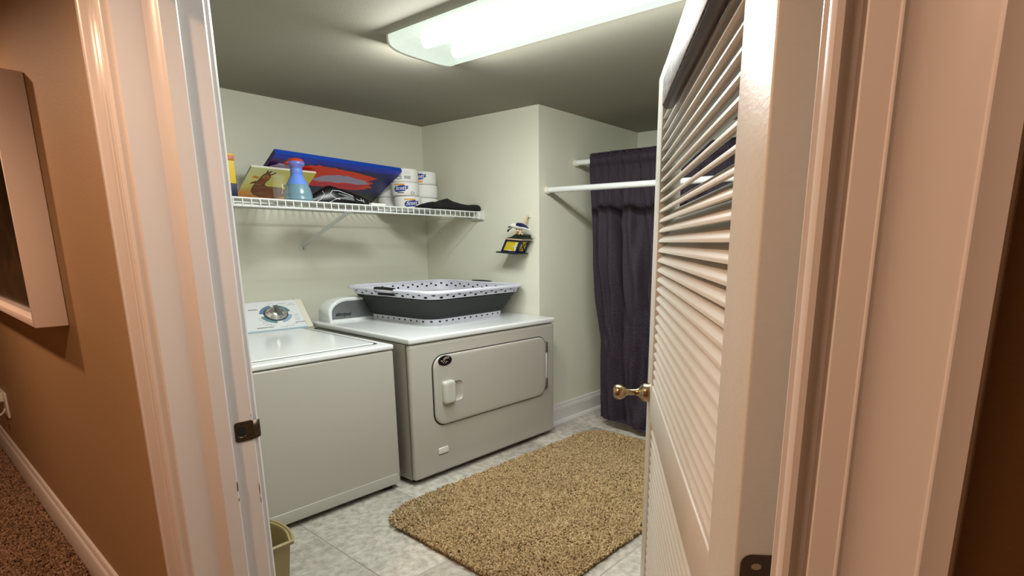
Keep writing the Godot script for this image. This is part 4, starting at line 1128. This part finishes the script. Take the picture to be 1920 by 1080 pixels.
# ---------------------------------------------------------------- basket
func build_basket() -> void:
	var B := thing("laundry_basket", "white and charcoal collapsible laundry basket standing on the dryer", "laundry basket", V(1.885, 0.9152, 0.82), deg_to_rad(5.0))
	var white := mat("basket_white", Color(0.83, 0.83, 0.88), 0.4)
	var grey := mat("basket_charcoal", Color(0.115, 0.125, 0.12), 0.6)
	var H := 0.232
	# half sizes and height along the wall: base, flexible band, rim band, rim
	var shape := func(t: float) -> Vector3:      # x half, z half, y for t in 0..1
		if t < 0.18: return V(0.385 + 0.02 * t / 0.18, 0.035 * t / 0.18, 0.335 + 0.02 * t / 0.18)
		if t < 0.70:
			var k := (t - 0.18) / 0.52
			return V(0.388 + 0.062 * pow(k, 0.8), 0.035 + 0.148 * k, 0.338 + 0.085 * pow(k, 0.8))
		var k2 := (t - 0.70) / 0.30
		return V(0.458 + 0.012 * k2, 0.183 + 0.043 * k2, 0.432 + 0.014 * k2)
	var ring_at := func(x: float, z: float, y: float, r: float) -> PackedVector3Array:
		var ring := PackedVector3Array()
		for p in round_rect(Vector2(-x, -z), Vector2(x, z), r, 9): ring.append(V(p.x, y, p.y))
		return ring
	var wall := func(t0: float, t1: float, steps: int, thick: float, fold := 0.0) -> Mesher:
		var rings := []
		for i in steps + 1:
			var q: Vector3 = shape.call(lerpf(t0, t1, float(i) / steps))
			var f := fold * (1 if i % 2 else -1)
			rings.append(ring_at.call(q.x + f, q.z + f, q.y, 0.11))
		for i in range(steps, -1, -1):
			var q: Vector3 = shape.call(lerpf(t0, t1, float(i) / steps))
			rings.append(ring_at.call(q.x - thick, q.z - thick, q.y, 0.105))
		rings.append(rings[0])
		var m := mb()
		m.loft_auto(rings, false)
		return m
	# perforated bands are built as panels with real holes
	var perforated := func(y0: float, y1: float, t0: float, t1: float, holes: Array) -> Mesher:
		# unrolled outline: sample the wall and leave out round holes
		var m := mb()
		var qa: Vector3 = shape.call(t0)
		var qb: Vector3 = shape.call(t1)
		var per := PackedVector2Array()
		for p in round_rect(Vector2(-1, -1), Vector2(1, 1), 0.24, 9): per.append(p)
		var base := round_rect(Vector2(-qa.x, -qa.z), Vector2(qa.x, qa.z), 0.11, 9)
		var topr := round_rect(Vector2(-qb.x, -qb.z), Vector2(qb.x, qb.z), 0.11, 9)
		# cumulative length
		var cum := [0.0]
		for i in base.size(): cum.append(cum[-1] + base[i].distance_to(base[(i + 1) % base.size()]))
		var total: float = cum[-1]
		var at := func(s: float, v: float, off: float) -> Vector3:
			s = fposmod(s, total)
			var i := 0
			while i < base.size() - 1 and cum[i + 1] < s: i += 1
			var f: float = (s - cum[i]) / maxf(cum[i + 1] - cum[i], 1e-6)
			var a: Vector2 = base[i].lerp(base[(i + 1) % base.size()], f)
			var b: Vector2 = topr[i].lerp(topr[(i + 1) % base.size()], f)
			var p := a.lerp(b, (v - y0) / (y1 - y0))
			var nrm := p.normalized()
			return V(p.x - nrm.x * off, v, p.y - nrm.y * off)
		var cell: float = total / holes.size()
		for i in holes.size():
			var s0 := cell * i; var s1 := cell * (i + 1)
			var hole: Array = holes[i]      # [v centre, rx, ry] or []
			var cols := 1 if hole.size() else 1
			if hole.is_empty():
				for off in [0.0, 0.006]:
					var q := [at.call(s0, y0, off), at.call(s1, y0, off), at.call(s1, y1, off), at.call(s0, y1, off)]
					if off == 0.0: m.quad(q[1], q[0], q[3], q[2], -1)
					else: m.quad(q[0], q[1], q[2], q[3], -1)
				continue
			var N := 12
			var hc := Vector2((s0 + s1) / 2, hole[0])
			var inner := []; var outer := []
			for k in N:
				var a := TAU * k / N
				inner.append(hc + Vector2(cos(a) * hole[1], sin(a) * hole[2]))
				# outer: point on the cell border in that direction
				var d := Vector2(cos(a), sin(a))
				var lx: float = ((s1 - hc.x) if d.x > 0 else (s0 - hc.x)) / d.x if absf(d.x) > 1e-5 else 1e9
				var ly: float = ((y1 - hc.y) if d.y > 0 else (y0 - hc.y)) / d.y if absf(d.y) > 1e-5 else 1e9
				outer.append(hc + d * minf(lx, ly))
			var corners := [Vector2(s1, y1), Vector2(s0, y1), Vector2(s0, y0), Vector2(s1, y0)]
			for off in [0.0, 0.006]:
				for k in N:
					var k2 := (k + 1) % N
					var pa: Vector2 = inner[k]; var pb: Vector2 = inner[k2]; var pc: Vector2 = outer[k2]; var pd: Vector2 = outer[k]
					var q := [at.call(pa.x, pa.y, off), at.call(pb.x, pb.y, off), at.call(pc.x, pc.y, off), at.call(pd.x, pd.y, off)]
					if off == 0.0: m.quad(q[0], q[1], q[2], q[3], -1)
					else: m.quad(q[1], q[0], q[3], q[2], -1)
					# fill the cell's corner when the two rays end on different sides
					for c in corners:
						var da: float = (pd - hc).angle(); var dc2: float = (c - hc).angle(); var db: float = (pc - hc).angle()
						if fposmod(dc2 - da, TAU) < fposmod(db - da, TAU) and fposmod(dc2 - da, TAU) > 1e-4:
							var w := [at.call(pd.x, pd.y, off), at.call(c.x, c.y, off), at.call(pc.x, pc.y, off)]
							if off == 0.0: m.tri(w[0], w[2], w[1], -1)
							else: m.tri(w[0], w[1], w[2], -1)
			for k in N:
				var k2 := (k + 1) % N
				m.quad(at.call(inner[k].x, inner[k].y, 0.0), at.call(inner[k].x, inner[k].y, 0.006), at.call(inner[k2].x, inner[k2].y, 0.006), at.call(inner[k2].x, inner[k2].y, 0.0), -1)
		return m
	var row := []
	for i in 46: row.append([0.02, 0.0105, 0.0066])
	var base: Mesher = perforated.call(0.0, 0.036, 0.0, 0.18, row)
	obj("perforated_base", base.done(), white, B)
	var band: Mesher = wall.call(0.18, 0.70, 8, 0.006, 0.0022)
	obj("folding_band", band.done(), grey, B)
	# upper band: two staggered rows of holes
	var up := []
	for i in 64: up.append([0.2005 + (0.0082 if i % 2 else -0.0082), 0.0135, 0.0072])
	obj("basket_floor", mb().prism(round_rect(Vector2(-0.383, -0.333), Vector2(0.383, 0.333), 0.11, 9), func(u, v, h): return V(u, h, v), 0.0005, 0.006).done(), grey, B)  # floor coloured dark so the holes look into painted-in shade
	var skirt: Mesher = perforated.call(0.115, 0.222, 0.70, 0.985, up)
	obj("inner_skirt", skirt.done(), white, B).scale = V(0.905, 1.0, 0.90)
	var hole_shade: Mesher = wall.call(0.71, 0.95, 2, 0.004)  # dark ring added behind the upper holes in place of shade
	obj("band_hole_shade", hole_shade.done(), grey, B).scale = V(0.972, 1.0, 0.972)
	var fold: Mesher = wall.call(0.02, 0.18, 2, 0.006)  # dark ring added behind the base holes, its colour stands for shade
	obj("base_hole_shade", fold.done(), grey, B).scale = V(0.97, 1.0, 0.97)
	var ub: Mesher = perforated.call(0.180, 0.222, 0.70, 0.985, up)
	obj("perforated_band", ub.done(), white, B)
	# rolled rim
	var rr := []
	for q in [[0.462, 0.436, 0.212], [0.474, 0.448, 0.2105], [0.490, 0.464, 0.2150], [0.497, 0.471, 0.224], [0.491, 0.465, 0.2335], [0.476, 0.450, 0.2375], [0.464, 0.438, 0.2355], [0.457, 0.431, 0.224], [0.462, 0.436, 0.212]]: rr.append(ring_at.call(q[0], q[1], q[2], 0.125))
	var rim := mb()
	rim.loft_auto(rr, false)
	obj("rim", rim.done(), white, B)
	# grips over the rim on the two short sides, with openings below them
	for sgn in [-1.0, 1.0]:
		var pts := []
		for i in 9: pts.append(V(sgn * (0.479), 0.2265 + 0.003 * sin(PI * i / 8.0), -0.1 + 0.2 * i / 8.0))
		obj("grip", mb().tube(pts, 0.0165, 12).done(), mat("grip_black", Color(0.05, 0.05, 0.05), 0.55), B)
		var op := round_rect(Vector2(-0.085, 0.186), Vector2(0.085, 0.2085), 0.008, 4)
		obj("handle_opening", mb().prism(op, func(z, y, h): return V(h, y, z), sgn * 0.4655, sgn * 0.4725).done(), mats.dark_gap, B)
		obj("opening_lip", mb().tube([V(sgn * 0.4722, 0.185, -0.089), V(sgn * 0.4735, 0.2095, -0.089), V(sgn * 0.4735, 0.2095, 0.089), V(sgn * 0.4722, 0.185, 0.089)], 0.004, 6, true, true).done(), white, B)


# ---------------------------------------------------------------- hanging ornament
func build_ornament() -> void:
	var O := thing("lantern_ornament", "blue and yellow wooden lantern ornament with a seabird, hung by rope on the wall corner", "ornament", V(2.36, 1.43, 1.185))
	# hangs askew: z leans with height, y drops with z
	var sk := func(p: Vector3) -> Vector3: return V(p.x, p.y - 0.05 * p.z, p.z + 0.62 * p.y)
	var slab := func(lo: Vector3, hi: Vector3) -> ArrayMesh:
		var m := mb()
		m.xf = Transform3D(Basis(V(1, 0, 0), V(0, 1, 0.62), V(0, -0.05, 1)), Vector3.ZERO)
		m.box(lo, hi)
		return m.done()
	var navy := mat("navy_paint", Color(0.06, 0.07, 0.26), 0.5)
	var green := mat("dark_green_paint", Color(0.05, 0.12, 0.09), 0.5)
	var yellow := mat("yellow_paint", Color(0.78, 0.70, 0.12), 0.5)
	var cream := mat("cream_paint", Color(0.82, 0.72, 0.58), 0.6)
	var whitep := mat("white_paint", Color(0.88, 0.88, 0.86), 0.5)
	obj("base_plate", slab.call(V(-0.085, -0.052, -0.115), V(0.045, -0.042, 0.100)), green, O)
	var x0 := -0.058; var x1 := 0.04; var z0 := -0.096; var z1 := 0.068; var yb := -0.042; var yt := 0.046
	obj("lantern_core", slab.call(V(x0 + 0.006, yb, z0 + 0.006), V(x1, yt, z1 - 0.006)), yellow, O)
	for q in [[x0, z0], [x0, z1 - 0.018], [x1 - 0.016, z1 - 0.016], [x1 - 0.016, z0]]:
		obj("corner_post", slab.call(V(q[0], yb, q[1]), V(q[0] + 0.016, yt, q[1] + 0.018)), navy, O)
	obj("lower_bar", slab.call(V(x0 + 0.001, yb, z0), V(x1, yb + 0.011, z1 - 0.001)), navy, O)
	obj("upper_bar", slab.call(V(x0 + 0.001, yt - 0.008, z0), V(x1, yt + 0.004, z1 - 0.001)), navy, O)
	# crossed bars on the right side
	for s in [1, -1]:
		var m := mb()
		m.xf = Transform3D(Basis(V(1, 0, 0), V(0, 1, 0.62), V(0, -0.05, 1)), Vector3.ZERO)
		m.tube([V(x0 + 0.016, yb + 0.01 if s > 0 else yt - 0.008, z1 - 0.003), V(x1 - 0.012, yt - 0.008 if s > 0 else yb + 0.01, z1 - 0.003)], 0.0035, 6)
		obj("cross_bar", m.done(), navy, O)
	# white figure on the front pane
	var fg := mb()
	fg.xf = Transform3D(Basis(V(1, 0, 0), V(0, 1, 0.62), V(0, -0.05, 1)), Vector3.ZERO)
	fg.tube([V(x0 + 0.005, 0.022, 0.018), V(x0 + 0.005, 0.029, 0.026), V(x0 + 0.005, 0.024, 0.034), V(x0 + 0.005, 0.016, 0.028), V(x0 + 0.005, 0.022, 0.018)], 0.004, 6)
	fg.tube([V(x0 + 0.005, 0.016, 0.028), V(x0 + 0.005, -0.002, 0.026), V(x0 + 0.005, -0.022, 0.04), V(x0 + 0.005, -0.03, 0.044)], 0.0042, 6)
	fg.tube([V(x0 + 0.005, -0.004, -0.004), V(x0 + 0.005, -0.001, 0.012), V(x0 + 0.005, 0.002, 0.028), V(x0 + 0.005, 0.006, 0.045)], 0.0035, 6)
	fg.tube([V(x0 + 0.005, -0.029, -0.035), V(x0 + 0.005, -0.031, 0.01)], 0.003, 6)
	obj("painted_figure", fg.done(), whitep, O)
	# roof: cream eave, green hip, cap
	obj("eave", slab.call(V(-0.075, 0.050, -0.093), V(0.045, 0.057, 0.09)), cream, O)
	var rf := mb()
	rf.xf = Transform3D(Basis(V(1, 0, 0), V(0, 1, 0.62), V(0, -0.05, 1)), Vector3.ZERO)
	var hip := []
	for q in [[0.057, 1.0], [0.075, 0.55], [0.075, 0.62], [0.088, 0.5], [0.092, 0.3]]:
		var ring := PackedVector3Array()
		for c in [[-0.072, 0.088], [0.045, 0.088], [0.045, -0.09], [-0.072, -0.09]]: ring.append(V(c[0] * q[1] if c[0] < 0 else c[0], q[0], c[1] * q[1]))
		hip.append(ring)
	rf.group = -1
	rf.loft(hip, true, true, -1)
	obj("roof", rf.done(), green, O)
	# rope from the knot to the nail
	var rope := mat("rope", Color(0.80, 0.70, 0.55), 0.85)
	var nail := V(2.4135, 1.655, 1.255) - O.position
	for off in [-0.004, 0.004]:
		obj("rope_strand", mb().tube([V(-0.03, 0.10, 0.055 + off), V(-0.02, 0.14, 0.075 + off), V(0.02, 0.19, 0.064 + off), nail + V(-0.012, 0.0, off)], 0.0055, 7).done(), rope, O)
	var kn := mb()
	var kp := []
	for i in 18:
		var a := TAU * i / 18.0
		kp.append(V(-0.036 + 0.012 * sin(2 * a), 0.103 + 0.010 * sin(a) + 0.004 * cos(3 * a), 0.055 + 0.024 * cos(a)))
	kn.tube(kp, 0.006, 7, false, true)
	kn.tube([V(-0.036, 0.103, 0.03), V(-0.045, 0.094, 0.015), V(-0.043, 0.086, 0.008)], 0.0055, 7)
	kn.tube([V(-0.036, 0.10, 0.075), V(-0.045, 0.093, 0.092), V(-0.043, 0.088, 0.098)], 0.0055, 7)
	obj("rope_knot", kn.done(), rope, O)
	# seabird perched over the roof, along Z
	var perch := Transform3D(Basis(V(1, 0, 0), V(0, 1, 0), V(0, 0, 0.8)), V(0, 0, 0.04))
	var bd := mb()
	bd.xf = perch
	var rings := []
	for q in [[-0.118, 0.122, 0.003, 0.003], [-0.108, 0.134, 0.012, 0.010], [-0.09, 0.150, 0.02, 0.016], [-0.07, 0.156, 0.021, 0.017], [-0.045, 0.152, 0.022, 0.018], [-0.01, 0.148, 0.026, 0.021], [0.04, 0.145, 0.026, 0.02], [0.09, 0.137, 0.018, 0.013], [0.13, 0.126, 0.008, 0.006], [0.155, 0.119, 0.003, 0.002]]:
		var ring := PackedVector3Array()
		for k in 14: ring.append(V(-0.03 + cos(TAU * k / 14.0) * q[2], q[1] + sin(TAU * k / 14.0) * q[3], q[0]))
		rings.append(ring)
	bd.loft_auto(rings, true)
	var bird := obj("seabird", bd.done(), whitep, O)
	var wing := mb()
	wing.xf = perch
	var wr := []
	for q in [[-0.02, 0.150, 0.004, 0.006], [0.0, 0.153, 0.02, 0.018], [0.05, 0.150, 0.024, 0.018], [0.10, 0.141, 0.014, 0.010], [0.135, 0.129, 0.004, 0.003]]:
		var ring := PackedVector3Array()
		for k in 12: ring.append(V(-0.034 + cos(TAU * k / 12.0) * q[2] * 1.1, q[1] + 0.004 + sin(TAU * k / 12.0) * q[3], q[0]))
		wr.append(ring)
	wing.loft_auto(wr, true)
	obj("wing", wing.done(), navy, bird)
	obj("beak", mb().tube([V(-0.032, 0.130, -0.048), V(-0.036, 0.118, -0.060), V(-0.036, 0.110, -0.064)], 0.0065, 7).done(), mats.black_print, bird)
	obj("eye_stripe", mb().tube([V(-0.05, 0.141, -0.046), V(-0.053, 0.146, -0.032), V(-0.053, 0.148, -0.02)], 0.003, 6).done(), mats.black_print, bird)
	for z in [0.02, 0.045]: obj("leg", mb().tube([V(-0.03, 0.086, z + 0.03), V(-0.03, 0.13, z)], 0.004, 6).done(), mat("leg_brown", Color(0.4, 0.25, 0.15), 0.7), bird)
	# nail in the wall
	var N := thing("wall_hook", "small white adhesive wall hook holding the lantern rope", "hook", V(ALCOVE_X, 1.655, 1.255))
	obj("hook_plate", mb().rbox(V(-0.008, -0.014, -0.018), V(0, 0.016, 0.018), 0.003, 2).done(), mats.cream_plastic, N)
	obj("hook_peg", mb().tube([V(-0.005, -0.005, 0), V(-0.02, -0.006, 0), V(-0.024, 0.004, 0)], 0.005, 7).done(), mats.cream_plastic, N)


# ---------------------------------------------------------------- rods and curtain
func build_rods_and_curtain() -> void:
	var zr0 := ALCOVE_Z; var zr1 := FRONT_Z
	for q in [[2.508, 1.8420, "white closet rod nearest the dryer, crossing in front of the dark curtain"], [2.844, 2.0694, "white upper closet rod carrying the dark curtain"]]:
		var R := thing("closet_rod", q[2], "closet rod", V(q[0], q[1], zr0))
		obj("rod", mb().tube([V(0, 0, 0.004), V(0, 0, zr1 - zr0 - 0.004)], 0.0205, 18).done(), mats.white_wire, R)
		for e in [[0.0, 0.03], [zr1 - zr0 - 0.03, zr1 - zr0]]:
			obj("socket", mb().tube([V(0, 0, e[0] + 0.001), V(0, 0, e[1] - 0.001)], 0.0265, 18).done(), mats.cream_plastic, R)
	var C := thing("curtain", "dark purple gathered curtain hanging from the upper rod to the floor", "curtain", V(2.844, 0.0, 0.0))
	var m := mat("purple_cloth", Color(0.16, 0.115, 0.165), 0.8)
	m.rim_enabled = true; m.rim = 0.3; m.rim_tint = 0.7
	m.normal_enabled = true; m.normal_texture = noise_tex(0.06, [], 4, true, 512, 61, 6.0); m.normal_scale = 0.5
	tri_map(m, Vector3(2.0, 1.2, 2.0))
	var nz := FastNoiseLite.new(); nz.seed = 21; nz.frequency = 1.0
	var cols := 260
	var rows := [0.065, 0.075, 0.12, 0.25, 0.4, 0.55, 0.7, 0.85, 1.0, 1.15, 1.3, 1.45, 1.6, 1.72, 1.82, 1.9, 1.96, 2.0, 2.02, 2.035, 2.05, 2.065, 2.08, 2.092, 2.10, 2.112, 2.122]
	var cm := mb()
	var rings := []
	for y in rows:
		var top := clampf((y - 1.55) / 0.45, 0, 1)
		var zl := 1.502 + 0.15 * clampf((2.08 - y) / 2.0, 0, 1) + 0.012 * sin(y * 3.1) - 0.010 * sin(y * 7.0)
		var zr := 3.45
		var front := PackedVector3Array(); var back := PackedVector3Array()
		for i in cols:
			var s := float(i) / (cols - 1)
			var z := lerpf(zl, zr, s)
			var u := s * 1.95
			# wide soft folds below, tight gathers at the rod
			var wob := 0.09 * nz.get_noise_2d(u * 1.3, y * 0.7) + 0.03 * nz.get_noise_2d(u * 3.0 + 40.0, y * 1.1)
			var low := 0.062 * (1.0 - 2.0 * pow(absf(sin((u + wob) * 13.0)), 0.55)) + 0.026 * sin((u + wob * 1.5) * 58.0 + 1.3) + 0.03 * nz.get_noise_2d(u * 5.0, y * 1.4 + 7.0)
			var high := 0.0075 * sin(u * 88.0 + 3.0 * nz.get_noise_2d(u * 4.0, 1.0)) + 0.006 * sin(u * 141.0 + 2.0)
			var off := lerpf(low, high, top)
			# the pocket bulges round the rod
			var rod := sqrt(maxf(0.0, 0.037 * 0.037 - minf(pow(y - 2.0694, 2.0), 0.037 * 0.037)))
			var half := maxf(0.0035, rod)
			var hem := 0.0
			if y < 0.1: hem = 0.012 * sin(u * 9.0) + 0.01 * nz.get_noise_1d(u * 6.0)
			if y > 2.1: hem = 0.006 * sin(u * 70.0)
			off *= clampf(s * 22.0, 0.2, 1.0)
			var edge := clampf(minf(s, 1.0 - s) * 60.0, 0.15, 1.0)
			front.append(V(off - half * edge, y + hem, z)); back.append(V(off + half * edge, y + hem, z))
		back.reverse()
		front.append_array(back)
		rings.append(front)
	cm.loft_auto(rings, true)
	obj("curtain_cloth", cm.done(), m, C)


# ---------------------------------------------------------------- rug and bin
func build_rug() -> void:
	var R := thing("bath_rug", "tan shaggy bath rug lying on the tile floor before the dryer", "rug", V(1.68, 0.0, 2.28), deg_to_rad(-0.8))
	var outline := round_rect(Vector2(-0.945, -0.585), Vector2(0.98, 0.585), 0.2, 10)
	obj("rug_backing", mb().prism(outline, func(u, v, h): return V(u, h, v), 0.0005, 0.012).done(), mat("rug_base", Color(0.36, 0.27, 0.16), 0.95), R)
	var strand := mb()
	strand.tube([V(0, 0.0, 0), V(0.001, 0.009, 0.001), V(0.005, 0.016, 0.002), V(0.011, 0.019, 0.004)], 0.0040, 4)
	var nz := FastNoiseLite.new(); nz.seed = 2; nz.frequency = 2.2
	var where := func(r: RandomNumberGenerator):
		var p := Vector2(r.randf_range(-0.945, 0.98), r.randf_range(-0.585, 0.585))
		if not Geometry2D.is_point_in_polygon(p, outline): return null
		return V(p.x, 0.008 + 0.005 * nz.get_noise_2d(p.x * 2.0, p.y * 2.0), p.y)
	pile("rug_pile", strand.done(), mat("rug_yarn", Color(1, 1, 1), 0.9), R, 60000, 77, where, [Color(0.325, 0.222, 0.105), Color(0.405, 0.29, 0.148), Color(0.21, 0.137, 0.056), Color(0.49, 0.37, 0.205)], 0.85, 1.3, 0.8)


func build_bin() -> void:
	var B := thing("waste_bin", "olive beige plastic waste bin behind the left door jamb", "waste bin", V(0.0, 0.0, 1.962))
	var m := mat("olive_plastic", Color(0.58, 0.52, 0.36), 0.45)
	# flat front towards the viewer, bowed sides
	var outline := func(k: float, grow: float) -> PackedVector2Array:
		var o := PackedVector2Array()
		for i in 13:
			var t := i / 12.0
			o.append(Vector2(0.112 * k + grow + 0.032 * sin(PI * t) * k, lerpf(0.138, -0.138, t) * k + (grow if t < 0.5 else -grow)))
		for i in 13:
			var t := i / 12.0
			o.append(Vector2(-0.112 * k - grow - 0.018 * sin(PI * t) * k, lerpf(-0.138, 0.138, t) * k + (-grow if t < 0.5 else grow)))
		return o
	var rings := []
	for q in [[0.0, 0.76, 0.0], [0.006, 0.78, 0.0], [0.15, 0.87, 0.0], [0.285, 0.955, 0.0], [0.2855, 0.955, 0.010], [0.296, 0.955, 0.011], [0.2995, 0.955, 0.007], [0.2995, 0.955, -0.003], [0.29, 0.95, -0.005], [0.15, 0.865, -0.005], [0.01, 0.77, -0.005]]:
		var ring := PackedVector3Array()
		for p in outline.call(q[1], q[2]): ring.append(V(p.x, q[0], p.y))
		rings.append(ring)
	var bm := mb()
	# flat shading at the corners, smooth elsewhere
	for i in rings.size(): 
		var rr: PackedVector3Array = rings[i]
		rings[i] = rr
	bm.loft_auto(rings, true, -1)
	obj("bin_body", bm.done(), m, B)
	var rim := mb()
	var pts := []
	for p in outline.call(0.955, 0.009): pts.append(V(p.x, 0.2995, p.y))
	rim.tube(pts, 0.0065, 8, false, true)
	obj("rolled_rim", rim.done(), m, B)
